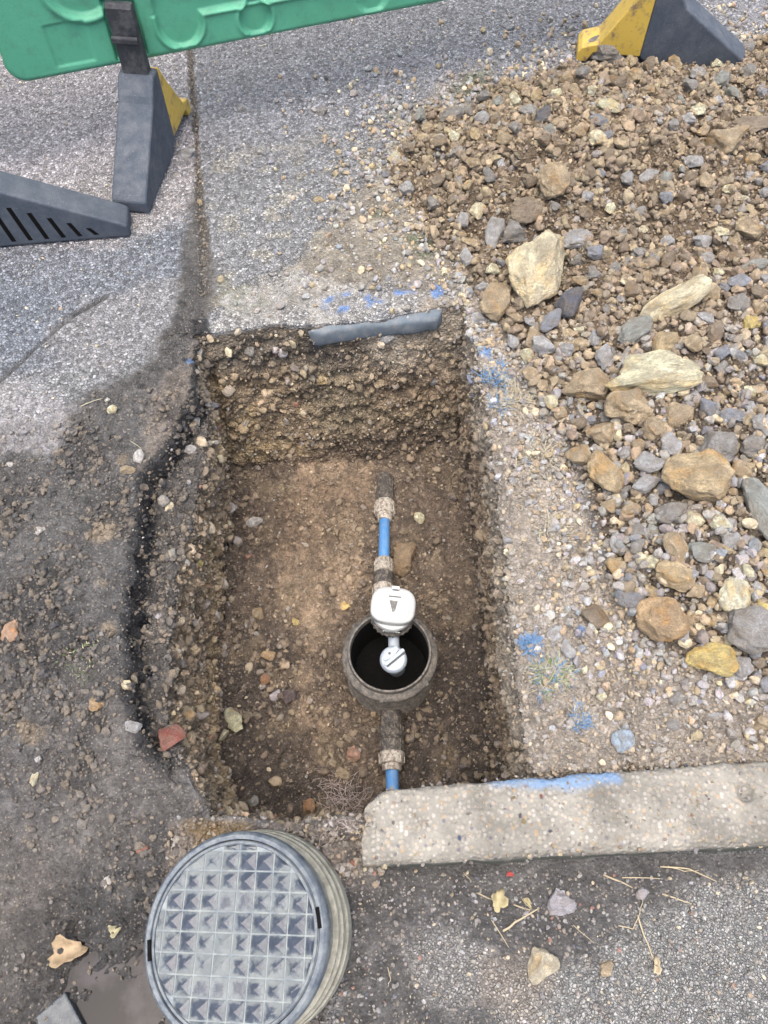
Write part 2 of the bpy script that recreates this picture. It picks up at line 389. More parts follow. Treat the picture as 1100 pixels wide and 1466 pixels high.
# puddle hollow
pud_poly = GP([(60, 1466), (90, 1370), (75, 1340), (110, 1318), (150, 1345), (200, 1330), (235, 1335), (330, 1400), (330, 1700), (-60, 1700)], -.09)
pud = sdf(XY, pud_poly) + .008 * nm + .006 * ns
base -= .018 * sstep(-.02, .03, pud)
floor = -.5 + .02 * nb + .012 * nm
cx_in = .5 * (np.interp(Y, yn[::-1] if yn[0] > yn[-1] else yn, XE_L[::-1] if yn[0] > yn[-1] else XE_L) + np.interp(Y, yn, XE_R))
dwall = np.minimum(np.abs(X - np.interp(Y, yn, XB_L)), np.abs(X - np.interp(Y, yn, XB_R)))
floor += .045 * np.exp(-dwall / .05) + .035 * np.exp(-np.abs(Y - FARB0) / .07)
top = base + heap_h
# the soil beds of kerb: nothing shows above it
kb = GP([(500, 1118), (1250, 1082), (1250, 1196), (500, 1222)]); kin = sstep(-.004, .01, sdf(XY, kb)) * (X > G(530, 1180)[0])
top = np.where(X > G(525, 1180)[0], top - .03 * kin, top)
Pz = Pm
Z = top * (1 - Pz) + floor * Pz
inside = sstep(0, .06, Pm)
P = np.c_[X, Y, Z]
# normals of the smooth sheet
def grid_normals(P):
    g = P.reshape(NR, NC, 3); du = np.gradient(g, axis=1); dv = np.gradient(g, axis=0)
    n = np.cross(du, dv); n /= np.linalg.norm(n, axis=2, keepdims=True) + 1e-12; return n.reshape(-1, 3)
N = grid_normals(P); N[N[:, 2] < 0] *= -1
inframe = (np.abs(X) < XW + .01) & (Y < 3.25) & (Y > YB - .01)
wallm = inside * (1 - sstep(.93, 1.0, Pm))
soil_all = np.clip(soilL + strip + heap + inside + nearm + ledge, 0, 1)
dsp = np.zeros(NV)
# coarse crumbling of walls, clods, and stones bedded in
I = np.where(inframe)[0]; lipr = sstep(.03, .012, np.abs(dl)) * ymask * (Y < TOPY)
c1, r1 = cell(P[I], .045, 40); c2, r2 = cell(P[I], .017, 50)
f1 = fbm(P[I], .06, 5, 60, .6); f2 = fbm(P[I], .015, 3, 70, .6)
lump = sstep(-.25, .25, fbm(P, .16, 3, 66))
am = (.0025 + .009 * soilL * (.15 + 1.6 * lump) + .007 * strip * (.4 + .9 * lump) + .013 * heap + .019 * inside * (.5 + .9 * lump) + .011 * wallm + .011 * ledge + .012 * lipr + .006 * nearm)[I]
am = np.clip(am, 0, .030) * (1 - .75 * (wallm * sstep(-.06, -.025, P[:, 2]))[I])
d_ = am * (1.1 * f1 + .45 * f2) + am * .8 * (.55 - c1) * (r1 > .45) + np.minimum(am, .011) * 1.25 * (.5 - c2) * (.4 + 1.2 * r2)
aspm = (1 - soil_all[I])
d_ = d_ * (1 - aspm) + aspm * .0022 * f2 + aspm * .0015 * f1
smoothlip = sstep(.055, .04, sdline(XY, GP([(445, 455), (540, 446), (636, 434)], -.005)))[I] * (Y[I] < TOPY + .15)
d_ *= 1 - .8 * smoothlip
kerbfade = 1 - kin[I]
dsp[I] = d_ * kerbfade
P = P + N * dsp[:, None]
# crack lines and the joint
joint = GP([(270, 60), (278, 150), (283, 250), (290, 340), (292, 420)]); dj = sdline(XY, joint) + .004 * nm
crack = GP([(-200, 640), (0, 545), (60, 490), (105, 450), (150, 425)]); dc = sdline(XY, crack) + .006 * nm
rut = GP([(0, 742), (60, 735), (120, 728), (160, 690)]); dr = sdline(XY, rut) + .01 * nm
P[:, 2] -= .012 * sstep(.014, .0, dj) + .007 * sstep(.012, 0, dc) + .008 * sstep(.018, 0, dr)

# -- colours of the ground itself, and painted shade between heap stones
C = np.zeros((NV, 3)); asph = np.ones(NV); wet = np.zeros(NV)
def paint(mask, col, a=0.0, wt=None):
    global C, asph
    m = np.clip(mask, 0, 1); C = C * (1 - m[:, None]) + np.array(col) * m[:, None]
    if a is not None: asph = asph * (1 - m) + a * m
nf = fbm(P3, .011, 3, 27)
def zone(pts, z=0.0, soft=.03, n=.03, fine=.015): return sstep(-soft * .7, soft * .7, sdf(XY, GP(pts, z)) + n * nm + (fine + .012) * ns + .6 * soft * nf)
C[:] = (.188, .194, .205)
paint(zone([(-400, -100), (272, 40), (284, 300), (290, 440), (-400, 560)], soft=.008, n=.004), (.265, .252, .258), 1)
paint(zone([(-400, 350), (0, 345), (160, 350), (285, 300), (290, 440), (-400, 700)], soft=.06), (.150, .168, .2), 1)
paint(.7 * zone([(-400, 470), (0, 380), (80, 420), (60, 490), (-400, 640)], soft=.05), (.125, .15, .19), 1)
paint(zone([(295, 220), (330, 400), (560, 400), (560, 180), (420, 210)], soft=.1) * sstep(.05, .35, ns + .25 * nm), (.24, .23, .2), 1)
paint(.85 * zone([(75, 462), (130, 430), (240, 395), (285, 400), (272, 465), (205, 512), (150, 548), (100, 515)], soft=.03, n=.05, fine=.03), (.205, .205, .215), .6)
paint(.8 * mossy, (.205, .17, .115), .15)
paint(.8 * mossy * sstep(.0, .4, ns), (.28, .25, .19), .2)
paint(mossy * sstep(.15, .45, nm), (.10, .12, .06), .1)
paint(zone([(300, 470), (330, 420), (420, 390), (560, 412), (640, 425), (640, 438), (480, 462), (380, 470)], soft=.02, n=.02) * (.55 + .45 * sstep(-.2, .3, ns)), (.29, .28, .26), .5)
jw = np.interp(Y, [G(0, 400)[1], G(0, 250)[1]], [.034, .010]); paint(.9 * sstep(jw, jw * .5, dj + .008 * ns + .008 * nf), (.075, .063, .048), 0)
paint(.95 * soilL, (.080, .077, .074), 0)
paint(soilL * .8 * zone([(200, 640), (225, 560), (290, 480), (286, 575), (215, 690)], soft=.03), (.19, .155, .125), 0)
paint(soilL * .7 * sstep(.15, .4, nb + .4 * nm), (.115, .105, .094), 0)
paint(soilL * .75 * sstep(.05, .35, fbm(P3, .14, 4, 77)), (.045, .043, .042), 0)
paint(.85 * zone([(-200, 520), (30, 545), (105, 575), (110, 620), (60, 650), (-200, 640)], soft=.03), (.245, .24, .25), .5)
for (x_, y_, r_) in [(80, 795, .03), (175, 660, .02), (145, 835, .02), (155, 900, .018), (40, 1040, .02), (150, 760, .03)]:
    g_ = np.array(G(x_, y_)); paint(.55 * sstep(r_ * 1.3, r_ * .3, np.hypot(X - g_[0], (Y - g_[1]) * 1.2) + .035 * nm + .02 * ns), (.3, .3, .3) if y_ == 795 else (.3, .22, .12), 0)
paint(.7 * zone([(-200, 1180), (40, 1200), (90, 1270), (60, 1400), (-200, 1466)], -.08, soft=.05), (.12, .105, .09), 0)
paint(sstep(.012, .003, dc) * .8, (.05, .05, .05), 0)
road = sstep(.01, -.01, Y - G(0, 1248, -.08)[1]) * (X > G(480, 1250)[0] - .02)
road_all = sstep(.02, -.02, Y - G(0, 1262, -.08)[1]) * sstep(G(450, 1250)[0], G(520, 1250)[0], X)
paint(sstep(.02, -.02, Y - G(0, 1215, -.05)[1]) * sstep(G(470, 1250)[0], G(500, 1250)[0], X), (.085, .083, .08), .35)
paint(.9 * road_all * zone([(560, 1340), (640, 1330), (700, 1370), (680, 1430), (640, 1466), (600, 1420)], -.085, soft=.03), (.225, .22, .205), .8)
paint(.95 * road_all * zone([(700, 1500), (720, 1400), (830, 1380), (900, 1320), (960, 1270), (1300, 1240), (1300, 1700), (700, 1700)], -.085, soft=.035), (.215, .218, .205), .85)
paint(.5 * road_all * zone([(700, 1380), (780, 1390), (760, 1440), (690, 1430)], -.085, soft=.03), (.27, .21, .15), .5)
paint(strip, (.26, .222, .172), 0)
paint(strip * .7 * sstep(.1, .4, nm), (.33, .29, .235), 0)
paint(strip * .75 * sstep(.12, .4, -nm + .2 * nb), (.165, .14, .11), 0)
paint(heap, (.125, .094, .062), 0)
paint(heap * .8 * sstep(G(0, 480)[1], G(0, 640)[1], Y), (.085, .070, .054), 0)  # moist soil tone, with shade between the stones painted into it
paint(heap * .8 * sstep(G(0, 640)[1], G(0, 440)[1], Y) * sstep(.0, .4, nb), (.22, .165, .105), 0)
paint(ledge * (1 - inside), (.075, .068, .06), 0)
paint(ledge * (1 - inside) * .7 * sstep(.05, .4, nm), (.14, .12, .1), 0)
paint(nearm * (1 - inside), (.165, .14, .12), 0)
paint(nearm * .8 * zone([(270, 1150), (360, 1150), (360, 1200), (270, 1215)], -.05, .02), (.26, .165, .05), 0)
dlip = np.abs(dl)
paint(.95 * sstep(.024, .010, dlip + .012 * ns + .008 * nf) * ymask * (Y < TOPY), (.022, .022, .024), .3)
# inside the trench: by height
h = P[:, 2] + .03 * nm + .02 * nb
left_w = inside * sstep(-.05, -.12, X - cx_in) * wallm; right_w = inside * sstep(.05, .12, X - cx_in) * wallm
far_w = wallm * sstep(FARB0 - .02, FARB0 + .02, Y)
tr = sstep(.0, .04, Pm)
fl = (.112, .086, .064)
paint(tr, fl, 0)
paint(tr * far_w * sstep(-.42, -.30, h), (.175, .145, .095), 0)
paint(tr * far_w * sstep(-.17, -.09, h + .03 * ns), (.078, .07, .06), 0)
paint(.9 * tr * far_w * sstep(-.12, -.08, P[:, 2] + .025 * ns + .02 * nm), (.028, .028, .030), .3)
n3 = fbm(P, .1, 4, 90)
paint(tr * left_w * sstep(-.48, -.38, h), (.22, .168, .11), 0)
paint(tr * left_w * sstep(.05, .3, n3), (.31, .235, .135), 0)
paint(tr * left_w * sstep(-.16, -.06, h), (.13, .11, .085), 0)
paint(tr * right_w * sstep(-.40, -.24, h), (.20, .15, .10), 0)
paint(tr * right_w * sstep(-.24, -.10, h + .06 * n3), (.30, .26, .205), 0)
farR = GP([(560, 445), (700, 430), (700, 600), (640, 560)], -.1)
sand = zone([(470, 635), (520, 640), (528, 730), (505, 800), (520, 850), (470, 860), (462, 930), (450, 1040), (420, 1010), (425, 900), (395, 830), (420, 740)], -.5, .03, .09, .05) * (.45 + .55 * sstep(-.3, .2, fbm(P, .05, 3, 145)))
paint(tr * sand * (1 - .8 * wallm), (.26, .195, .135), 0)
paint(tr * .6 * zone([(400, 700), (530, 690), (520, 760), (400, 800)], -.49, .03), (.16, .115, .078), 0)
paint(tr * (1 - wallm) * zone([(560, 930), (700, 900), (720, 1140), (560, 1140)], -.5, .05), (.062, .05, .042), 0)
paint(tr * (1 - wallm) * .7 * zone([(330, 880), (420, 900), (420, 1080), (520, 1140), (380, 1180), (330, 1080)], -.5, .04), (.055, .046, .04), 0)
paint(tr * .45 * sstep(.1, .5, fbm(P, .05, 3, 120)), (.06, .048, .038), 0)
paint(tr * .5 * sstep(.2, .5, fbm(P, .07, 3, 130)), (.21, .165, .11), 0)
# blue spray paint and the smooth bluish face at the far lip
bl = GP([(480, 436), (540, 424), (600, 416), (640, 418)]); db = sdline(XY, bl)
paint((Pm < .01) * sstep(.045, .02, db) * sstep(-.1, .25, ns + .3 * nm), (.12, .20, .38), .3)
fc = 0 * sstep(.036, .026, sdline(XY, GP([(462, 456), (540, 447), (628, 435)], 0)) + .005 * ns) * sstep(-.06, -.045, P[:, 2] + .006 * ns)
paint(.9 * fc, (.20, .245, .29), .2)
for (x_, y_, r_) in [(690, 470, .012), (688, 488, .010), (697, 505, .012), (832, 903, .01), (273, 515, .006)]:
    g_ = np.array(G(x_, y_)); paint(sstep(r_ * 1.4, r_ * .7, np.hypot(X - g_[0], Y - g_[1]) + .012 * ns), (.13, .21, .37), .2)
wet = np.clip(.35 * soilL + .9 * sstep(-.1, .0, pud) * (X < G(420, 1466)[0]) + .25 * (1 - strip) * inside + .3 * ledge, 0, 1)
C *= (1 - .35 * sstep(-.12, .0, pud) * (X < G(420, 1466)[0]))[:, None]
lum = C @ np.array([.3, .55, .15]); C = C + (lum[:, None] * np.array([1.02, 1.0, .97]) - C) * np.where((C[:, 2] > C[:, 0] * 1.5), 0, .30 * (1 - np.clip(heap + inside, 0, 1)))[:, None]
C = np.clip(C, .01, .8)

# -- faces, split into the parts of the setting
idx = np.arange(NR * NC).reshape(NR, NC)
Q = np.stack([idx[:-1, :-1], idx[:-1, 1:], idx[1:, 1:], idx[1:, :-1]], -1).reshape(-1, 4)
q0 = Q[:, 0]
zt = np.zeros(len(Q), int)                                  # 0 pavement
zt[(soilL + strip * 1.0)[q0] > .5] = 1                      # bare soil
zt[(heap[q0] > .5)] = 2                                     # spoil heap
zt[(Y[q0] < G(0, 1215, -.05)[1]) & (X[q0] > G(480, 1250)[0])] = 3   # road
zt[Pm[q0] > 0] = 4
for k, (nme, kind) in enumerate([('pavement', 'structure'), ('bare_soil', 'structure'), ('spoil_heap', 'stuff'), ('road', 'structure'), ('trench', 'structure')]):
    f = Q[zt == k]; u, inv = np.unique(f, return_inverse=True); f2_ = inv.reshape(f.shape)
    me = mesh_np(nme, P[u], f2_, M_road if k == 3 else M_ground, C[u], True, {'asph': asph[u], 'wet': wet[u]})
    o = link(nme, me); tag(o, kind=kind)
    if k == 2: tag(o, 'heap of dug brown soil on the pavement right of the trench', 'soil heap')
# coarse copy for dropping things on the ground
g = P.reshape(NR, NC, 3)[::2, ::2]; gr, gc = g.shape[:2]; gi = np.arange(gr * gc).reshape(gr, gc)
gq = np.stack([gi[:-1, :-1], gi[:-1, 1:], gi[1:, 1:], gi[1:, :-1]], -1).reshape(-1, 4)
BVH = BVHTree.FromPolygons(g.reshape(-1, 3).tolist(), gq.tolist())
def hit(px, py):
    loc, nrm, _, _ = BVH.ray_cast(Vector((0, 0, H)), Vector(ray(px, py)).normalized(), 60)
    return loc, nrm
def ground_z(x, y):
    loc, nrm, _, _ = BVH.ray_cast(Vector((x, y, 3)), Vector((0, 0, -1))); return loc.z if loc else 0

# ------------------------------------------------------------------ stones
def ico(sub):
    import bmesh
    bm = bmesh.new(); bmesh.ops.create_icosphere(bm, subdivisions=sub, radius=1)
    V = np.array([v.co[:] for v in bm.verts]); Fc = np.array([[v.index for v in f.verts] for f in bm.faces]); bm.free(); return V, Fc
ICO = {s: ico(s) for s in (1, 2, 3, 4, 5)}
def rockshape(sub, seed, cuts=9, noise=.08, lo=.55, hi=.95):
    r = np.random.default_rng(seed); V, Fc = ICO[sub]; V = V.copy()
    for _ in range(cuts):
        n = r.normal(size=3); n /= np.linalg.norm(n); off = r.uniform(lo, hi)
        d = V @ n; m = d > off; V[m] -= (d[m] - off * (1 - .03))[:, None] * n
    if noise:
        nn_ = V / np.linalg.norm(V, axis=1, keepdims=True)
        V = V + nn_ * (noise * fbm(V + seed * 3.1, .7, 4, seed))[:, None]
        if sub >= 3: V = V + nn_ * ((.02 + noise * .3) * fbm(V + seed, .18, 3, seed + 5))[:, None]
    V /= np.abs(V).max(0); return V, Fc
PALETTE = {'pale grey': (.36, .365, .37), 'blue grey': (.225, .24, .27), 'grey': (.25, .245, .235), 'tan': (.36, .29, .195), 'cream': (.60, .52, .37),
           'ochre': (.40, .32, .20), 'brown': (.205, .168, .126), 'dark slate': (.10, .11, .135), 'white': (.62, .60, .55), 'yellow': (.52, .42, .17),
           'greenish grey': (.27, .285, .265), 'reddish': (.27, .12, .09), 'orange': (.38, .275, .165)}
# -- gravel: joined pebbles, by numpy
def pebbles(name, pos, nrm, size, col, sub, cat, label, sink=.15, nvar=14, flat=.65, nz=.25):
    Vs = []; Fs = []; Cs = []; base_ = 0; var = [rockshape(sub, 900 + i, 7, nz if sub > 1 else .0, .45, .9) for i in range(nvar)]
    vid = rng.integers(0, nvar, len(pos))
    for v in range(nvar):
        ii = np.where(vid == v)[0]
        if not len(ii): continue
        T, Fc = var[v]; n = len(ii); a = rng.normal(size=(n, 4)); a /= np.linalg.norm(a, axis=1, keepdims=True)
        w_, x, y, z = a.T
        Rm = np.stack([1 - 2 * (y * y + z * z), 2 * (x * y - z * w_), 2 * (x * z + y * w_), 2 * (x * y + z * w_), 1 - 2 * (x * x + z * z), 2 * (y * z - x * w_), 2 * (x * z - y * w_), 2 * (y * z + x * w_), 1 - 2 * (x * x + y * y)], -1).reshape(n, 3, 3)
        sc = np.stack([np.ones(n), rng.uniform(.65, 1, n), rng.uniform(flat - .15, flat + .2, n)], -1) * size[ii][:, None]
        W = np.einsum('nij,nvj->nvi', Rm, T[None] * sc[:, None, :]) + (pos[ii] + nrm[ii] * (size[ii] * (.5 - sink))[:, None])[:, None, :]
        Vs.append(W.reshape(-1, 3)); Fs.append((Fc[None] + (np.arange(n) * len(T))[:, None, None] + base_).reshape(-1, 3)); base_ += n * len(T)
        Cs.append(np.repeat(col[ii], len(T), 0))
    o = link(name, mesh_np(name, np.concatenate(Vs), np.concatenate(Fs), M_peb, np.concatenate(Cs) * (1 if sub != 2 else .88), sub > 2))
    tag(o, label, cat, kind='stuff'); return o
area = np.zeros(NV); gg = P.reshape(NR, NC, 3)
ca_ = np.linalg.norm(np.cross(np.gradient(gg, axis=1), np.gradient(gg, axis=0)), axis=2).ravel() * inframe
N2 = grid_normals(P); N2[N2[:, 2] < -.3] *= -1
# only where the photo looks (with a margin)
zc = Y * math.cos(PITCH) + (H - P[:, 2]) * math.sin(PITCH)
pxs = 550 + F * X / zc; vv = (Y * math.sin(PITCH) - (H - P[:, 2]) * math.cos(PITCH)) / zc; pys = 733 - F * vv
seen = (pxs > -120) & (pxs < 1230) & (pys > -60) & (pys < 1600)
def scatter(weight, n):
    wgt = ca_ * weight * seen; wgt = wgt / wgt.sum(); ii = rng.choice(NV, n, p=wgt)
    return ii, P[ii] + rng.normal(size=(n, 3)) * .0015, N2[ii]
def pick(names, probs, n, var=.18):
    names = list(names); k = rng.choice(len(names), n, p=np.array(probs) / sum(probs)); c = np.array([PALETTE[a] for a in names])[k]
    return c * rng.uniform(1 - var, 1 + var, (n, 1)) * rng.uniform(.95, 1.05, (n, 3))
def blend(c, ii, f): return c * (1 - f) + C[ii] * f
heapw = heap * (1 - inside)
low = sstep(G(0, 420)[1], G(0, 620)[1], Y)          # the cleaner, stonier lower side
n = 15000; ii, p, q = scatter(heapw, n); c = pick(['brown', 'tan', 'grey', 'pale grey', 'cream'], [.5, .25, .12, .08, .05], n); c = blend(c, ii, .35)
pebbles('grit', p, q, rng.uniform(.0025, .0055, n), c, 1, 'gravel', 'fine brown grit covering the heap of dug soil')
n = 9500; ii, p, q = scatter(heapw * (.8 + .4 * low), n); lw = low[ii][:, None]
c = pick(['brown', 'tan', 'grey'], [.62, .28, .1], n) * (1 - lw) + lw * pick(['grey', 'pale grey', 'tan', 'blue grey', 'cream', 'ochre', 'brown'], [.25, .18, .24, .09, .08, .04, .12], n)
c = blend(c, ii, .15)
pebbles('crumbly_soil', p, q, .0045 + (.0095 + .003 * lw[:, 0]) * rng.random(n) ** 1.7, c, 2, 'soil clods', 'small crumbly clods and pebbles all over the soil heap', .05, nz=.4)
n = 1500; ii, p, q = scatter(heapw * (1.15 - .8 * low) * sstep(-.3, .3, nm), n); c = pick(['brown', 'tan'], [.7, .3], n); c = blend(c, ii, .35)
pebbles('soil_clods', p, q, .009 + .012 * rng.random(n) ** 2, c, 3, 'soil clods', 'larger crumbly brown clods on the upper part of the soil heap', .1, nz=.55)
n = 9000; ii, p, q = scatter(inside * (1 + .8 * wallm), n); c = pick(['brown', 'grey', 'tan', 'cream', 'pale grey'], [.55, .15, .2, .06, .04], n); c = blend(c, ii, .5)
pebbles('grit', p, q, rng.uniform(.0025, .006, n), c, 1, 'gravel', 'fine wet grit on the trench floor and walls', .4)
notop = 1 - .9 * sstep(-.12, -.05, P[:, 2]) * far_w
n = 2300; ii, p, q = scatter(inside * (1 + .6 * wallm) * notop, n); c = pick(['brown', 'grey', 'tan', 'cream', 'pale grey', 'ochre'], [.5, .14, .2, .08, .05, .03], n); c = blend(c, ii, .6)
pebbles('gravel', p, q, .005 + .009 * rng.random(n) ** 2.5, c, 2, 'gravel', 'small stones and clods bedded in the trench floor and walls', .62)
n = 1300; ii, p, q = scatter(inside * notop * (1 - .85 * sand) * sstep(-.25, .25, fbm(P, .12, 3, 155)), n); c = pick(['brown', 'dark slate', 'tan'], [.7, .1, .2], n); c = blend(c, ii, .75)
pebbles('soil_clods', p, q, .006 + .012 * rng.random(n) ** 2, c, 3, 'soil clods', 'larger crumbly clods on the trench floor and walls', .5, nz=.5)
lw_w = inside * wallm * sstep(-.05, -.12, X - cx_in) + ledge * .35
n = 420; ii, p, q = scatter(lw_w, n); c = pick(['tan', 'cream', 'ochre', 'grey', 'pale grey', 'reddish', 'brown'], [.26, .12, .1, .2, .14, .04, .14], n); c = blend(c, ii, .4)
pebbles('gravel', p, q, .006 + .014 * rng.random(n) ** 2, c, 3, 'gravel', 'mixed stones sticking out of the left trench wall', .5, nz=.3)
clodw = soilL * (1 - inside) * sstep(-.1, .3, fbm(P3, .14, 3, 77)) * (Y < G(0, 560)[1]) * (pud < -.01)
n = 3000; ii, p, q = scatter(clodw + .6 * ledge * (1 - inside), n); c = pick(['dark slate', 'brown', 'grey'], [.45, .35, .2], n); c = blend(c, ii, .85)
pebbles('soil_clods', p, q, .003 + .008 * rng.random(n) ** 2, c, 2, 'soil clods', 'dark wet clods on the muddy ground left of the trench', .25, nz=.4)
n = 4200; ii, p, q = scatter((soilL + ledge) * (1 - inside) * (Y < G(0, 560)[1]), n); c = pick(['grey', 'brown', 'dark slate', 'pale grey', 'cream'], [.4, .3, .22, .05, .03], n); c = blend(c, ii, .75)
pebbles('grit', p, q, .0015 + .004 * rng.random(n) ** 2, c, 1, 'gravel', 'fine dark grit on the muddy ground left of the trench', .3)
n = 5500; ii, p, q = scatter(np.clip(strip + nearm, 0, 1) * (1 - inside) * (1 - heap), n); c = pick(['tan', 'grey', 'pale grey', 'cream', 'brown'], [.22, .32, .2, .05, .15], n); c = blend(c, ii, .55)
pebbles('grit', p, q, .002 + .006 * rng.random(n) ** 2.5, c, 1, 'gravel', 'fine pale grit on the dusty strip beside the trench', .25)
n = 600; ii, p, q = scatter(sstep(.02, .005, dj) * (1 - inside), n); c = pick(['brown', 'grey', 'pale grey', 'tan'], [.6, .3, .06, .04], n); c = blend(c, ii, .5)
pebbles('grit', p, q, .0015 + .0035 * rng.random(n) ** 2, c, 1, 'gravel', 'grit filling the long pavement joint', .3)
fringe = np.exp(-np.abs(dh) / .10) * (1 - heap) * (1 - inside)
n = 3600; ii, p, q = scatter(fringe + .08 * mossy * (1 - heap), n); c = pick(['tan', 'grey', 'pale grey', 'blue grey', 'cream', 'ochre'], [.22, .25, .24, .1, .1, .04], n)
pebbles('gravel', p, q, .003 + .010 * rng.random(n) ** 2.0, c, 2, 'gravel', 'loose pebbles scattered along the edge of the soil heap', .1)
paved = np.clip(1 - soil_all, 0, 1) * (Y > .3)
n = 4200; ii, p, q = scatter(paved * (.25 + mossy), n); c = pick(['pale grey', 'grey', 'cream', 'blue grey', 'tan'], [.35, .3, .13, .14, .08], n)
pebbles('grit', p, q, .0015 + .0035 * rng.random(n) ** 2, c, 1, 'gravel', 'loose chippings on the asphalt pavement', .2)
n = 4200; ii, p, q = scatter((Y < G(0, 1250, -.08)[1]) * (X > G(430, 1300)[0]) * (pys < 1600) * 1.0, n); c = pick(['grey', 'dark slate', 'pale grey', 'cream', 'tan', 'reddish'], [.4, .28, .2, .05, .05, .02], n); c = blend(c, ii, .35)
pebbles('grit', p, q, .0018 + .0035 * rng.random(n) ** 2.5, c, 1, 'gravel', 'fine grit on the road in front of the kerb', .3)

# -- stones one by one
LIB = [pydata('stone', *rockshape(4, 300 + i, 11 + i % 6, .20 if i % 3 else .3, .5, .9), None, True) for i in range(22)]
for me in LIB:
    me.materials.append(M_stone)
HEAP_G = 'stones on the spoil heap'
ROCKS = []   # (x, y, phrase)
def stone(px, py, wpx, hpx, colour, label, group=None, rot=None, lib=None, lift=.25, cat='stone', name='stone', th=None, own=None, mat=None):
    loc, nrm = hit(px, py)
    if loc is None: return None
    d = depth(loc); sx = wpx * d / F / 2; sy = hpx * d / F / 2 * 1.08
    sz = th if th else min(sx, sy) * random.uniform(.72, .95)
    if own: me = pydata(name, *own, None, True); me.materials.append(mat or M_stone)
    else: me = LIB[lib if lib is not None else random.randrange(len(LIB))]
    o = bpy.data.objects.new(name, me); COL.objects.link(o)
    tilt = Vector((0, 0, 1)).rotation_difference(Vector((0, 0, 1)).lerp(nrm if nrm.z > 0 else -nrm, .5).normalized())
    o.rotation_mode = 'QUATERNION'
    o.rotation_quaternion = tilt @ Euler((random.uniform(-.15, .15), random.uniform(-.15, .15), R(rot) if rot is not None else random.uniform(-.3, .3))).to_quaternion()
    o.scale = (sx, sy, sz); o.location = loc + Vector((0, 0, sz * lift * 2)) - Vector((0, .0, 0))
    c = PALETTE[colour] if isinstance(colour, str) else colour; k = random.uniform(.92, 1.08)
    k *= 1.5; o.color = (min(.8, c[0] * k), min(.78, c[1] * k), min(.75, c[2] * k), 1)
    tag(o, label, cat, group); return o
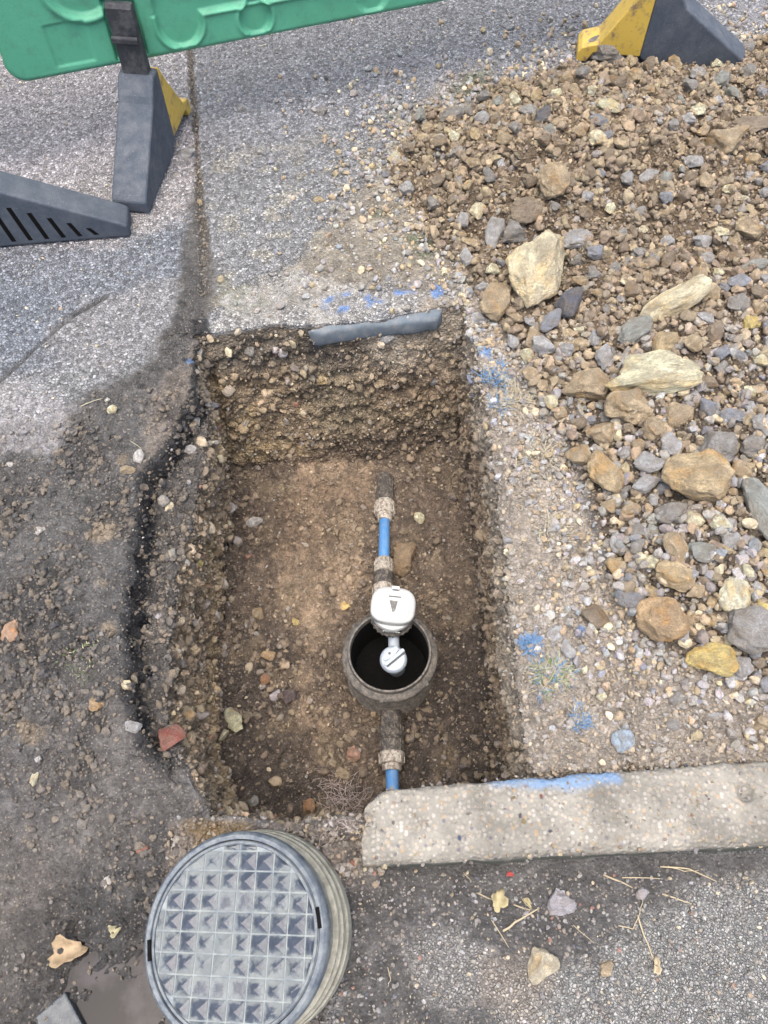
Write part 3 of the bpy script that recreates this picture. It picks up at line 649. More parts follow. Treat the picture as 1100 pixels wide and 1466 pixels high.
BIG = [
 (762, 402, 78, 104, 'cream', 'large cream wedge-shaped rock pointing up at the near edge of the heap', -28, 'the large cream wedge-shaped rock'),
 (712, 442, 46, 48, 'tan', 'rounded tan rock against the lower left of the large cream wedge rock', 0, 'the rounded tan rock at the trench corner'),
 (962, 437, 98, 34, 'cream', 'long flat cream stone slanting up to the right in mid heap', 22, 'the long flat cream stone'),
 (905, 480, 62, 28, 'greenish grey', 'long grey stone just below left of the flat cream stone', 35, 'the long grey stone'),
 (935, 545, 128, 52, 'cream', 'largest broad cream and brown rock in the middle of the loose stones', 4, 'the largest broad cream rock'),
 (836, 563, 62, 48, 'tan', 'squat tan rock left of the largest cream rock', 0, 'the squat tan rock'),
 (897, 592, 62, 60, 'tan', 'rounded tan rock directly under the largest cream rock', 10, 'the rounded tan rock'),
 (968, 598, 62, 32, 'tan', 'brick-shaped tan stone slanting up to the right below the largest cream rock', 42, 'the brick-shaped tan stone'),
 (1021, 646, 50, 48, 'grey', 'angular grey rock above the big orange ochre rock', 0, 'the angular grey rock'),
 (1000, 692, 98, 68, 'ochre', 'big orange ochre rock with a pale broken face near the right side', -20, 'the big orange ochre rock'),
 (865, 682, 48, 60, 'ochre', 'ochre and grey rock left of two flat pale grey stones', 8, 'the ochre and grey rock'),
 (925, 668, 44, 30, 'pale grey', 'flat pale grey stone with a cream pebble on it, upper of two', 0, 'the two flat pale grey stones'),
 (920, 697, 44, 26, 'pale grey', 'flat pale grey stone, lower of the two beside the ochre and grey rock', 10, None),
 (778, 504, 36, 30, 'pale grey', 'pale blue-grey angular flat stone alone near the trench corner', -20, 'the pale angular flat stone'),
 (951, 496, 36, 36, 'ochre', 'small orange brown lump above the largest cream rock', 0, None),
 (1094, 738, 46, 120, 'greenish grey', 'tall grey boulder cut off by the right edge of the view', 5, 'the tall grey boulder at the right edge'),
 (943, 888, 62, 60, 'orange', 'orange and yellow faceted rock at the lower edge of the heap', 0, 'the orange faceted rock'),
 (1048, 857, 42, 52, 'cream', 'upright cream oval rock above the largest dark grey rock', -15, 'the upright cream oval rock'),
 (1066, 907, 72, 60, 'grey', 'largest rounded dark grey rock at the lower right of the heap', 0, 'the largest dark grey rock'),
 (1018, 948, 68, 42, 'yellow', 'yellow blocky rock lowest on the heap', -4, 'the yellow blocky rock'),
 (1094, 880, 30, 50, 'yellow', 'yellow rock at the right edge beside the upright cream oval rock', 10, None),
 (963, 830, 52, 34, 'ochre', 'ochre slab above the orange faceted rock', -18, 'the ochre slab'),
 (965, 787, 28, 46, 'tan', 'upright tan stone above the ochre slab', 20, 'the upright tan stone'),
 (1014, 795, 54, 26, 'greenish grey', 'long greenish grey stone right of the upright tan stone', 0, None),
 (851, 884, 40, 32, 'brown', 'brown pointed stone at the lower left edge of the heap', -30, 'the brown pointed stone'),
 (900, 861, 34, 36, 'blue grey', 'smooth blue grey stone left of the orange faceted rock', 0, 'the smooth blue grey stone'),
 (791, 272, 46, 46, 'tan', 'tan lump with a pale chipped face in the upper heap', 0, 'the chipped tan lump'),
 (752, 314, 58, 38, 'brown', 'large dark brown clod above the grey upright stones', 0, 'the large dark brown clod'),
 (709, 336, 28, 52, 'pale grey', 'upright pale grey stone below the dark brown clod', -8, 'the upright pale grey stone'),
 (737, 341, 34, 32, 'grey', 'grey veined stone right of the upright pale grey stone', 0, None),
 (683, 308, 24, 32, 'cream', 'cream angular stone near the left side of the heap', 0, 'the cream angular stone'),
 (823, 349, 42, 28, 'pale grey', 'flat pale grey stone right above the large cream wedge rock', 0, 'the flat pale grey stone'),
 (815, 438, 42, 34, 'dark slate', 'dark slate stone right of the large cream wedge rock', 30, 'the dark slate stone'),
 (790, 464, 40, 26, 'blue grey', 'blue grey long pebble under the dark slate stone', 20, None),
 (777, 172, 30, 24, 'dark slate', 'dark navy stone high on the heap', 20, 'the dark navy stone'),
 (872, 157, 34, 20, 'cream', 'cream stone near the top of the heap below the barrier foot', 5, 'the cream stone under the barrier foot'),
 (1072, 188, 64, 28, 'brown', 'broad brown grey slab near the upper right corner', 3, 'the broad brown slab'),
 (1034, 213, 54, 38, 'tan', 'rounded dusty rock below the broad brown slab', 0, 'the rounded dusty rock'),
 (994, 236, 28, 22, 'pale grey', 'pale grey square stone left below the rounded dusty rock', 0, None),
 (929, 256, 30, 18, 'pale grey', 'pale bluish sliver of stone in the upper heap', 25, 'the pale bluish sliver'),
 (1068, 332, 42, 30, 'tan', 'tan and blue grey rock at the right of the upper heap', 0, 'the tan rock on the right'),
 (1078, 384, 36, 16, 'greenish grey', 'flat pale green grey stone near the right edge', 8, 'the flat pale green stone'),
 (866, 84, 58, 40, 'grey', 'grey dusty clod with a pale stone in it before the right barrier foot', 0, 'the grey dusty clod'),
 (646, 170, 34, 18, 'grey', 'grey flat stone on the upper left fringe of the heap', 0, 'the grey flat stone on the fringe'),
 (1056, 406, 32, 22, 'blue grey', 'blue grey pebble below the flat pale green stone', 0, None),
 (1074, 470, 24, 28, 'yellow', 'yellow angular stone by the right edge', 10, 'the yellow angular stone'),
 (957, 738, 46, 34, 'grey', 'grey broken stone below the big orange ochre rock', 0, None),
 (1090, 610, 26, 34, 'pale grey', 'cream and grey split stone at the right edge', 0, None),
]
for i, (px, py, w_, h_, c_, lb, rt, ph) in enumerate(BIG):
    big = w_ * h_ > 1700
    own = rockshape(5, 40 + i, 11, .22, .62, .95) if big else None
    o = stone(px, py, w_ * 1.14, h_ * 1.12, c_, lb, HEAP_G, rot=rt, own=own, lift=.30)
    if ph: ROCKS.append((px, py, ph))
placed = [(b[0], b[1], max(b[2], b[3]) * .5) for b in BIG]
# the other stones of the heap
cand = np.where((heap > .6) & seen & (pxs > -10) & (pxs < 1110) & (pys > 50) & (pys < 1000))[0]
cnt = 0; tries = 0; USED = set()
while cnt < 250 and tries < 9000:
    tries += 1; k = int(rng.choice(cand)); px, py = pxs[k], pys[k]
    lowf = float(np.clip((py - 330) / 300, 0, 1))
    if random.random() > .14 + .86 * lowf: continue
    wpx = random.uniform(15, 24) + random.random() ** 1.2 * 27 * (.2 + .8 * lowf)
    if any((px - a) ** 2 + (py - b) ** 2 < (r * .8 + wpx * .42) ** 2 for a, b, r in placed): continue
    placed.append((px, py, wpx * .5)); cnt += 1
    c_ = random.choices(['pale grey', 'grey', 'blue grey', 'tan', 'cream', 'ochre', 'brown', 'greenish grey'], [.17, .17, .1, .26, .14, .06, .06 + .25 * (1 - lowf), .04])[0]
    rk = min(ROCKS, key=lambda r_: (r_[0] - px) ** 2 + (r_[1] - py) ** 2)
    dx, dy = px - rk[0], py - rk[1]; side = ('right of' if dx > 0 else 'left of') if abs(dx) > abs(dy) else ('below' if dy > 0 else 'above')
    sz = 'small' if wpx < 18 else ('mid-sized' if wpx < 28 else 'fist-sized'); asp = random.uniform(.6, 1.0)
    shp = 'long' if asp < .7 else ('rounded' if asp > .88 else 'angular')
    lb = f'{sz} {shp} {c_} stone {side} {rk[2]}'; k_ = 0
    while lb in USED and k_ < 40:
        k_ += 1; c_ = random.choice(['pale grey', 'grey', 'blue grey', 'tan', 'cream', 'ochre', 'brown', 'greenish grey']); asp = random.uniform(.6, 1.0)
        shp = 'long' if asp < .7 else ('rounded' if asp > .88 else 'angular'); lb = f'{sz} {shp} {c_} stone {side} {rk[2]}'
    USED.add(lb)
    stone(px, py, wpx, wpx * asp, c_, lb, HEAP_G, rot=random.uniform(0, 180), lift=.4)
for (px, py, w_, h_, c_, lb) in [
 (16, 905, 28, 36, (.42, .27, .18), 'pinkish tan stone at the left edge on the mud'), (137, 1010, 24, 18, 'orange', 'orange flat stone alone on the mud left of the trench'),
 (193, 1041, 24, 22, 'pale grey', 'round pale grey stone at the edge of the ledge beside the red brick lump'), (184, 980, 20, 15, 'cream', 'cream pebble on the ledge above the round grey stone'),
 (49, 1114, 14, 24, 'cream', 'upright cream pebble on the mud at lower left'), (55, 1087, 11, 11, 'white', 'tiny white pebble just above the upright cream pebble'),
 (335, 1031, 34, 40, (.62, .58, .36), 'pale yellow crumbly lump on the trench floor by the left wall'), (117, 1181, 15, 17, 'grey', 'grey pebble in the mud above the puddle'),
 (154, 1262, 14, 20, 'white', 'white chip in the mud above the puddle'), (205, 1216, 20, 12, 'reddish', 'pinkish pebble left of the round chamber cover'),
 (161, 588, 17, 13, 'cream', 'cream pebble on the soil left of the far trench corner, lower of a pair'), (154, 574, 9, 9, 'white', 'tiny white pebble above the cream pebble of a pair'),
 (199, 655, 17, 24, 'white', 'white shell-like chip on the soil near the broken asphalt edge'), (183, 675, 24, 15, 'tan', 'tan crumb below the white shell-like chip'),
 (57, 760, 16, 14, 'white', 'white round pebble by the rut in the mud'), (272, 644, 20, 13, 'white', 'white angular chip stuck on the dark trench edge'),
 (282, 606, 12, 26, 'pale grey', 'pale upright chip in the dark edge above the white angular chip'), (16, 665, 11, 9, 'white', 'small white pebble near the left edge of the view'),
 (423, 890, 13, 12, 'yellow', 'small round yellow pebble on the trench floor'), (384, 939, 22, 14, 'orange', 'orange flat pebble on the trench floor'),
 (380, 973, 17, 16, (.30, .17, .10), 'brown triangular chip below the orange flat pebble'), (416, 998, 26, 24, (.10, .08, .085), 'dark purplish stone on the trench floor'),
 (368, 880, 22, 18, 'tan', 'tan stone half buried in the trench floor'), (441, 1155, 22, 20, (.34, .2, .11), 'rusty tan stone by the rootlets at the near end of the trench'),
 (267, 1022, 32, 24, 'tan', 'tan angular stone jutting from the left trench wall'), (284, 806, 18, 16, 'yellow', 'yellow crumb in the left trench wall'),
 (460, 543, 16, 26, (.46, .37, .22), 'upright cream stone in the far trench wall'), (555, 485, 22, 16, 'pale grey', 'pale violet grey stone high in the far trench wall'),
 (620, 546, 18, 14, 'pale grey', 'small pale violet stone in the right of the far trench wall'), (544, 550, 18, 16, 'tan', 'tan round stone in the middle of the far trench wall'),
 (358, 505, 18, 16, 'grey', 'grey angular stone high at the left of the far trench wall'), (602, 742, 20, 18, 'cream', 'cream stone on the floor right of the blue pipe'),
 (577, 803, 42, 50, (.26, .19, .12), 'large brown stone lying against the blue pipe'), (578, 762, 14, 12, 'brown', 'small brown stone beside the blue pipe'),
 (366, 748, 26, 16, 'white', 'white flaky lump on the trench floor near the left wall'), (506, 1080, 24, 24, (.36, .22, .17), 'pinkish stone in the near end of the trench'),
 (800, 1293, 46, 36, (.40, .39, .42), 'pale violet grey stone on the road before the kerb'), (778, 1381, 44, 54, (.44, .40, .30), 'cream lumpy stone flat on the road'),
 (868, 1386, 22, 20, 'tan', 'tan crumb on the road right of the cream lumpy stone'), (268, 221, 28, 18, 'pale grey', 'grey chip on the pavement beside the upright barrier foot'),
 (286, 291, 10, 9, 'ochre', 'tiny ochre pebble in the soil-filled pavement joint'), (348, 158, 15, 15, 'pale grey', 'pale pebble on the asphalt right of the pavement joint'),
 (460, 161, 18, 15, 'grey', 'grey pebble on the asphalt below the green barrier'), (457, 287, 17, 11, 'ochre', 'ochre pebble on the asphalt left of the heap'),
 (796, 906, 30, 28, 'pale grey', 'upper of two pale grey stones by the blue sprayed tuft'), (812, 931, 26, 32, 'pale grey', 'lower of two pale grey stones by the blue sprayed tuft'),
 (891, 1061, 36, 34, (.34, .42, .50), 'blue-tinted pale stone just behind the kerb'), (970, 1000, 30, 22, 'grey', 'grey stone between the yellow blocky rock and the kerb'),
 (1090, 1035, 28, 26, 'tan', 'tan stone behind the kerb at the right edge'), (965, 1038, 24, 18, 'grey', 'dull grey pebble behind the kerb'), (861, 998, 16, 12, 'cream', 'cream pebble below the blue sprayed tuft'),
 (1028, 1025, 30, 12, 'pale grey', 'long pale chip behind the kerb'), (580, 232, 14, 12, 'pale grey', 'pale pebble on the left fringe of the heap'), (568, 232, 16, 14, 'white', 'white pebble on the left fringe of the heap beside a pale one'),
 (552, 250, 15, 12, 'blue grey', 'blue grey pebble at the far left of the heap fringe'), (735, 690, 14, 12, 'pale grey', 'pale pebble on the dusty strip right of the trench'),
 (684, 458, 26, 20, 'pale grey', 'pale stone at the far right trench corner'), (520, 1105, 16, 14, 'brown', 'brown clod beside the kerb end'),
 (508, 1235, 12, 10, 'reddish', 'small red chip between the chamber cover and the kerb'), (730, 1252, 12, 8, (.45, .06, .06), 'tiny bright red chip at the foot of the kerb')]:
    stone(px, py, w_, h_, c_, lb, lift=.15)
stone(243, 1057, 44, 44, (.23, .085, .07), 'weathered red brick lump set in the ledge left of the trench', lift=.1, cat='brick lump', name='brick_lump', own=rockshape(4, 77, 9, .08, .5, .8))

# ------------------------------------------------------------------ kerb stone
def mat_kerb():
    m = NT('kerb_concrete'); col = m.vor(125, out='Color'); d = m.vor(125); s = m.n('ShaderNodeSeparateColor'); m.l(col, s.inputs[0])
    peb = m.ramp(s.outputs[0], [(0, (.30, .27, .23)), (.3, (.17, .16, .15)), (.55, (.28, .25, .19)), (.8, (.33, .32, .30)), (.93, (.30, .20, .10)), (.985, (.08, .08, .11))])
    cem = m.mix((.155, .150, .130), (.215, .205, .175), m.noise(14, 5, .6))
    c = m.mix(cem, peb, m.math('MULTIPLY', m.ramp(d, [(.34, 1), (.52, 0)]), .65))
    c = m.mix(c, m.ramp(m.noise(7, 6, .65), [(.34, .62), (.6, 1.12)]), 1.0, 'MULTIPLY')
    blu = m.attr('blue', 'Fac'); c = m.mix(c, (.115, .19, .30), m.math('MULTIPLY', blu, m.ramp(m.noise(30, 6, .7), [(.3, .25), (.5, .9)])))
    low_ = m.attr('lower_dark', 'Fac'); c = m.mix(c, (.05, .056, .045), m.math('MULTIPLY', low_, .9))
    h = m.math('ADD', m.math('MULTIPLY', m.math('SUBTRACT', .6, d), 1.0), m.math('MULTIPLY', m.noise(90, 6, .7), .8))
    return m.fin(c, .88, m.bump(h, .0035, .8), .3)
M_kerb = mat_kerb()
kz = .022
k00, k10, k11, k01 = [np.array(G(*p, kz)) for p in [(518, 1238), (1115, 1208), (1115, 1086), (520, 1132)]]
k10 = k10 + (k10 - k00) * .25; k11 = k11 + (k11 - k01) * .25
def kerb():
    hgt = .24; K = 96; Nn = 300; V = []; r_ = .014
    # unit section, (t across 0 front..1 back, z)
    pts = []
    prof = []
    def arc(cx_, cz, r, a0, a1, n): return [(cx_ + r * math.cos(R(a0 + (a1 - a0) * i / n)), cz + r * math.sin(R(a0 + (a1 - a0) * i / n))) for i in range(n)]
    wd = .125
    prof += [(0, -hgt + (hgt - .028) * i / 24) for i in range(24)] + arc(.026, -.026, .026, 180, 90, 10) + [(.026 + (wd - .038) * i / 34, 0) for i in range(34)]
    prof += arc(wd - .012, -.012, .012, 90, 0, 6) + [(wd, -.012 - (hgt - .012) * i / 22) for i in range(22)]
    m = len(prof); cxm, czm = wd / 2, -hgt / 2; rings = []
    for k in range(9): rings.append((0.0, (k + .3) / 9 * .86))
    for k in range(7): a = math.pi / 2 * k / 7; rings.append((.014 * (1 - math.cos(a)), .86 + .14 * math.sin(a)))
    for k in range(Nn): rings.append((.014 + k / Nn * .93, 1.0))
    for (x_, s_) in rings:
        for (a, z) in prof:
            inset = (1 - s_); aa = cxm + (a - cxm) * (1 - inset * (1 if inset > .14 else .25)); zz = czm + (z - czm) * (1 - inset * (1 if inset > .14 else .12))
            tt = aa / wd; f = k00 + (k01 - k00) * tt; b = k10 + (k11 - k10) * tt; q = f + (b - f) * x_
            V.append((q[0], q[1], kz + zz))
    V = np.array(V); Nr = len(rings)
    Fc = [(i * m + j, i * m + (j + 1) % m, (i + 1) * m + (j + 1) % m, (i + 1) * m + j) for i in range(Nr - 1) for j in range(m)]
    gx = V[:, 0] - k00[0]; chip = sstep(.045, .0, gx + (.5 * sstep(.5, .0, (V[:, 1] - k01[1] + .05) / -.05))) * (V[:, 1] > k01[1] - .035)
    V[:, 0] += .03 * sstep(.035, 0, np.abs(V[:, 1] - k01[1])) * sstep(.05, 0, gx)
    cen = np.c_[V[:, 0], np.full(len(V), (k00[1] + k01[1]) / 2), np.full(len(V), kz - .06)]
    nn_ = V - cen; nn_[:, 0] = 0; nn_ /= np.linalg.norm(nn_, axis=1, keepdims=True) + 1e-9
    V = V + nn_ * (.0045 * fbm(V, .05, 4, 200) + .0022 * fbm(V, .012, 3, 205))[:, None]; V[:, 0] += .006 * fbm(V, .04, 3, 210) * sstep(.08, 0, gx)
    # the broken pit near the right
    pc = np.array(G(1068, 1132, kz)); V[:, 2] -= .014 * sstep(.022, .006, np.hypot(V[:, 0] - pc[0], V[:, 1] - pc[1]) + .006 * fbm(V, .02, 2, 3)) * (V[:, 2] > kz - .03)
    bp = GP([(690, 1098), (880, 1090), (885, 1118), (800, 1128), (700, 1122)], kz); blu = sstep(-.012, .01, sdf(V[:, :2], bp) + .01 * fbm(V, .03, 3, 8))
    V2 = V.copy(); lower_dark = sstep(kz - .018, kz - .05, V[:, 2] + .008 * fbm(V, .05, 3, 9))  # kerb sides get darker below the top edge
    me = mesh_np('kerb_stone', V, np.array(Fc), M_kerb, None, True, {'blue': blu, 'lower_dark': lower_dark}); o = link('kerb_stone', me)
    tag(o, 'long pale concrete kerb stone with blue paint on its back edge', 'kerb'); return o, V
kerb_o, KV = kerb()
ti = np.where((KV[:, 2] > kz - .03))[0]; n = 700; kk = rng.choice(ti, n); pp = KV[kk] + np.c_[rng.normal(size=(n, 2)) * .003, np.zeros(n)]
c = pick(['pale grey', 'grey', 'cream', 'tan', 'white', 'orange', 'dark slate'], [.3, .26, .2, .15, .04, .015, .01], n)
c = c * .5; ag = pebbles('aggregate', pp, np.tile([0, 0, 1.0], (n, 1)), rng.uniform(.0025, .0058, n), c, 1, None, None, 1.0, flat=.55); ag.parent = kerb_o
for px, py, cl in [(658, 1200, (.05, .15, .5)), (788, 1190, (.06, .07, .2)), (735, 1142, (.5, .35, .15)), (990, 1168, (.7, .25, .04)), (965, 1185, (.6, .45, .1)), (750, 1176, (.6, .45, .12)), (745, 1168, (.1, .1, .2)), (775, 1140, (.5, .15, .12))]:
    x_, y_ = G(px, py, kz); o = bpy.data.objects.new('embedded_pebble', LIB[3]); COL.objects.link(o); o.parent = kerb_o
    o.location = (x_, y_, kz + .0005); o.scale = (random.uniform(.003, .005), random.uniform(.003, .004), .002); o.rotation_euler = (0, 0, random.uniform(0, 3)); o.color = (*[.5 * k + .06 for k in cl], 1)

# ------------------------------------------------------------------ smooth blue-grey edging at the far rim
def edging():
    a = np.array(G(440, 478, -.012)); b = np.array(G(636, 448, -.012)); L_ = np.linalg.norm(b - a); d = (b - a) / L_; nr_ = np.array([-d[1], d[0]]); V = []; n, K = 90, 28
    for i in range(n):
        t = i / (n - 1); w_ = (.040 - .018 * (1 - t)) * min(1, (1 - t) * 14 + .02) ** .5 * min(1, t * 9 + .02) ** .5
        for k in range(K):
            a_ = 2 * math.pi * k / K; ca, sa = math.cos(a_), math.sin(a_); x = abs(ca) ** .55 * math.copysign(w_, ca); z = abs(sa) ** .5 * math.copysign(.028, sa)
            q = a + d * L_ * t + nr_ * (x + .018); V.append((q[0], q[1], -.018 + z))
    V = np.array(V); V[:, 2] += .005 * fbm(V, .04, 3, 400) - .012 * sstep(.25, 0, np.repeat(np.linspace(0, 1, n), K)); V[:, 1] += .004 * fbm(V, .03, 3, 401); V[:, 2] -= .014
    Fc = [(i * K + k, i * K + (k + 1) % K, (i + 1) * K + (k + 1) % K, (i + 1) * K + k) for i in range(n - 1) for k in range(K)]
    M_e = mat_plastic('blue_grey_concrete', (.085, .108, .13), (.17, .17, .16), .5, .85, 5, .45, .62)
    tag(link('concrete_edging', mesh_np('concrete_edging', V, np.array(Fc), M_e, None, True)), 'smooth blue grey concrete edging set in the far rim of the trench', 'edging')
edging()
# ------------------------------------------------------------------ chamber in the trench
CX, CY = G(561, 928, -.30); CZ = -.30
ch = empty('meter_chamber', (CX, CY, -.5), (R(2), R(-1.5), 0)); tag(ch, 'round grey muddy plastic water meter chamber standing open on the trench floor', 'meter chamber')
zz = lambda v: v + .5
prof = [(.0935, zz(-.50)), (.0935, zz(-.305)), (.0945, zz(-.300)), (.0985, zz(-.300)), (.1, zz(-.304)), (.1, zz(-.318)), (.104, zz(-.320)), (.1135, zz(-.326)), (.1155, zz(-.330)), (.1155, zz(-.338)), (.113, zz(-.342)), (.106, zz(-.346)), (.106, zz(-.352))]
z_ = -.352
for k in range(9):
    prof += [(.110, zz(z_ - .003)), (.110, zz(z_ - .008)), (.1065, zz(z_ - .011)), (.1065, zz(z_ - .016))]; z_ -= .0165
prof += [(.113, zz(z_ - .003)), (.114, zz(z_ - .03)), (.118, zz(-.56))]
lathe('chamber_wall', prof, M_chamber, ch, 96, wob=lambda a, j: .004 * math.sin(2 * a + 1))
lathe('chamber_base', [(.0005, .03), (.05, .035), (.0935, .04)], M_inner, ch, 48)
lathe('inner_liner', [(.0925, .02), (.0925, .175), (.0932, .18)], M_inner, ch, 64)
for a in range(0, 360, 60): 
    aa = R(a + 20); b = link('rim_lug', pydata('rim_lug', [(x_, y_, z2) for x_ in (-.004, .004) for y_ in (0, .005) for z2 in (-.012, 0)], [(0, 1, 3, 2), (4, 6, 7, 5), (0, 4, 5, 1), (2, 3, 7, 6), (1, 5, 7, 3), (0, 2, 6, 4)], M_chamber), ch)
    b.location = (.113 * math.cos(aa), .113 * math.sin(aa), zz(-.326)); b.rotation_euler = (0, 0, aa - R(90)); bevel(b, .001)
def outline(wd, dp, n=48, e=3.2, cut=0):
    r = []
    for i in range(n):
        a = 2 * math.pi * i / n; c_, s_ = math.cos(a), math.sin(a)
        x = abs(c_) ** (2 / e) * math.copysign(wd / 2, c_); y = abs(s_) ** (2 / e) * math.copysign(dp / 2, s_)
        r.append((x, y))
    return r
def stack(name, secs, mat, parent, smooth=True):          # secs: (outline, z)
    V = []; n = len(secs[0][0]); Fc = []
    for o_, z in secs: V += [(x, y, z) for x, y in o_]
    for k in range(len(secs) - 1):
        for i in range(n): Fc.append((k * n + i, k * n + (i + 1) % n, (k + 1) * n + (i + 1) % n, (k + 1) * n + i))
    Fc.append(tuple((len(secs) - 1) * n + i for i in range(n))); Fc.append(tuple(range(n))[::-1])
    me = pydata(name, V, Fc, mat, smooth); 
    if smooth: me.set_sharp_from_angle(angle=R(45))
    return link(name, me, parent)
def sc(o_, k, dy=0): return [(x * k, y * k + dy) for x, y in o_]
def box(name, sx, sy, sz, loc, mat, parent, rz=0, bv=.0012, rot=None):
    V = [(x * sx / 2, y * sy / 2, z * sz / 2) for x in (-1, 1) for y in (-1, 1) for z in (-1, 1)]
    o = link(name, pydata(name, V, [(0, 1, 3, 2), (4, 6, 7, 5), (0, 4, 5, 1), (2, 3, 7, 6), (1, 5, 7, 3), (0, 2, 6, 4)], mat), parent, loc, rot or (0, 0, rz)); return bevel(o, bv)
# meter
MZ = -.225; mx, my = G(563, 868, MZ)
mt = empty('water_meter', (mx, my, MZ), (R(7), R(1.5), R(-6))); tag(mt, 'white plastic water meter with a grey window, screwed in the open chamber', 'water meter')
lathe('meter_body', [(.0005, -.025), (.049, -.025), (.052, -.03), (.051, -.045), (.045, -.070), (.0005, -.072)], M_white, mt, 48)
lathe('threaded_ring', [(.0005, -.066), (.047, -.066), (.052, -.068), (.051, -.073), (.054, -.075), (.054, -.083), (.050, -.088), (.044, -.096), (.03, -.103), (.0005, -.103)], M_couple, mt, 40)
for k in range(26):
    a = 2 * math.pi * k / 26; box('grip_rib', .005, .004, .009, (.0535 * math.cos(a), .0535 * math.sin(a), -.079), M_couple, mt, a, .0008)
lathe('neck', [(.0005, -.09), (.03, -.09), (.026, -.11), (.024, -.2), (.0005, -.2)], M_tap, mt, 32)
o1 = [(x, y * (1.0 if y > 0 else .84)) for x, y in outline(.106, .096, 64, 2.9)]
stack('cap', [(sc(o1, .97), -.030), (o1, -.027), (o1, -.006), (sc(o1, .985), -.002), (sc(o1, .93), .001), (sc(o1, .75), .0045), (sc(o1, .4), .006)], M_white, mt)
M_win = mat_plastic('grey_window', (.07, .07, .068), (.2, .19, .17), .7, .4, 12)
M_lineg = mat_plastic('grey_groove', (.07, .07, .07), (.16, .16, .15), .3, .5, 4)
w_ = link('window', pydata('window', [(-.010, .012, .0075), (.010, .012, .0075), (.006, -.013, .0075), (-.0005, -.016, .0075), (-.010, .012, .004), (.010, .012, .004), (.006, -.013, .004), (-.0005, -.016, .004)], [(0, 3, 2, 1), (0, 1, 5, 4), (1, 2, 6, 5), (2, 3, 7, 6), (3, 0, 4, 7)], M_win), mt)
box('hinge_tab', .018, .010, .009, (.002, .043, .004), M_white, mt); box('hinge_slot', .014, .0025, .003, (.002, .0385, .0085), M_lineg, mt, bv=.0005)
box('raised_rib', .030, .003, .003, (.002, .022, .0065), M_lineg, mt, bv=.001)
for s_ in (-1, 1):
    stack('raised_pad', [(sc(outline(.024, .038, 24, 3), 1), .001), (sc(outline(.024, .038, 24, 3), 1), .006), (sc(outline(.024, .038, 24, 3), .8), .008)], M_white, mt).location = (.026 * s_, -.010, 0)
box('front_slot', .045, .003, .007, (.004, -.0475, -.041), M_inner, mt, bv=.001)
for k in range(7): box('mud_crumb', random.uniform(.003, .006), .003, random.uniform(.002, .004), (-.016 + k * .006, -.0495, -.0435), M_white, mt, random.random(), .0008)
# stop tap
tx, ty = G(563, 943, -.315)
tp = empty('stop_tap', (tx, ty, -.315), (R(10), R(-4), R(0))); tag(tp, 'pale blue grey stop tap with a diagonal grip bar inside the open chamber', 'stop tap')
lathe('tap_body', [(.0005, -.16), (.022, -.16), (.022, -.045), (.026, -.042), (.031, -.034), (.033, -.020), (.033, -.014), (.031, -.004), (.027, .0), (.0005, .001)], M_tap, tp, 40)
g_ = box('grip_bar', .058, .009, .014, (.004, .002, .006), M_tap, tp, R(38), .002)
s1 = stack('grip_wedge', [(sc(outline(.046, .020, 24, 2.4), 1), 0), (sc(outline(.046, .020, 24, 2.4), 1), .006), (sc(outline(.046, .020, 24, 2.4), .85), .008)], M_tap, tp); s1.location = (-.006, .012, -.001); s1.rotation_euler = (0, 0, R(38))
lathe('centre_pin', [(.0005, .011), (.003, .0105), (.0035, .008)], M_lineg, tp, 12).location = (-.008, .012, 0)
box('grip_groove', .052, .0022, .004, (.0065, -.004, .0015), M_lineg, tp, R(38), .0006)
lathe('link_arm', [(.0005, 0), (.013, 0), (.014, .02), (.013, .07), (.0005, .07)], M_tap, tp, 24, (0, .01, -.05), (R(-80), 0, 0))

# ------------------------------------------------------------------ pipes
def pipe_run(name, label, A_, B_, parts):
    A_ = Vector(A_); B_ = Vector(B_); d = (B_ - A_); L = d.length; e = empty(name, A_); e.rotation_mode = 'QUATERNION'; e.rotation_quaternion = d.to_track_quat('Z', 'Y'); tag(e, label, 'water pipe')
    for nm, t0, t1, r0, r1, mt_, ribs in parts:
        z0, z1 = t0 * L, t1 * L
        o = lathe(nm, [(.0005, z0), (r0 * .93, z0), (r0, z0 + .002), (r1, z1 - .002), (r1 * .93, z1), (.0005, z1)], mt_, e, 32)
        if ribs:
            for k in range(ribs):
                a = 2 * math.pi * k / ribs; rm = (r0 + r1) / 2
                b = box('grip_rib', .0035, .0035, (z1 - z0) * .8, (rm * math.cos(a), rm * math.sin(a), (z0 + z1) / 2), mt_, o, a, .0008, rot=(0, 0, a))
    return e
PZ = -.455
a_ = G(552, 683, PZ); b_ = (CX - .022, CY + .09)
ptop = (a_[0], a_[1] + .03, PZ - .045); pend = (b_[0], b_[1], PZ + .035)
def tt(py):                                   # fraction of the run seen at a given photo row
    best = min(((abs(733 - F * ((y_ * math.sin(PITCH) - (H - z2) * math.cos(PITCH)) / (y_ * math.cos(PITCH) + (H - z2) * math.sin(PITCH))) - py), t) for t in np.linspace(0, 1, 400) for y_, z2 in [(ptop[1] + (pend[1] - ptop[1]) * t, ptop[2] + .02 + (pend[2] - ptop[2]) * t)]))
    return best[1]
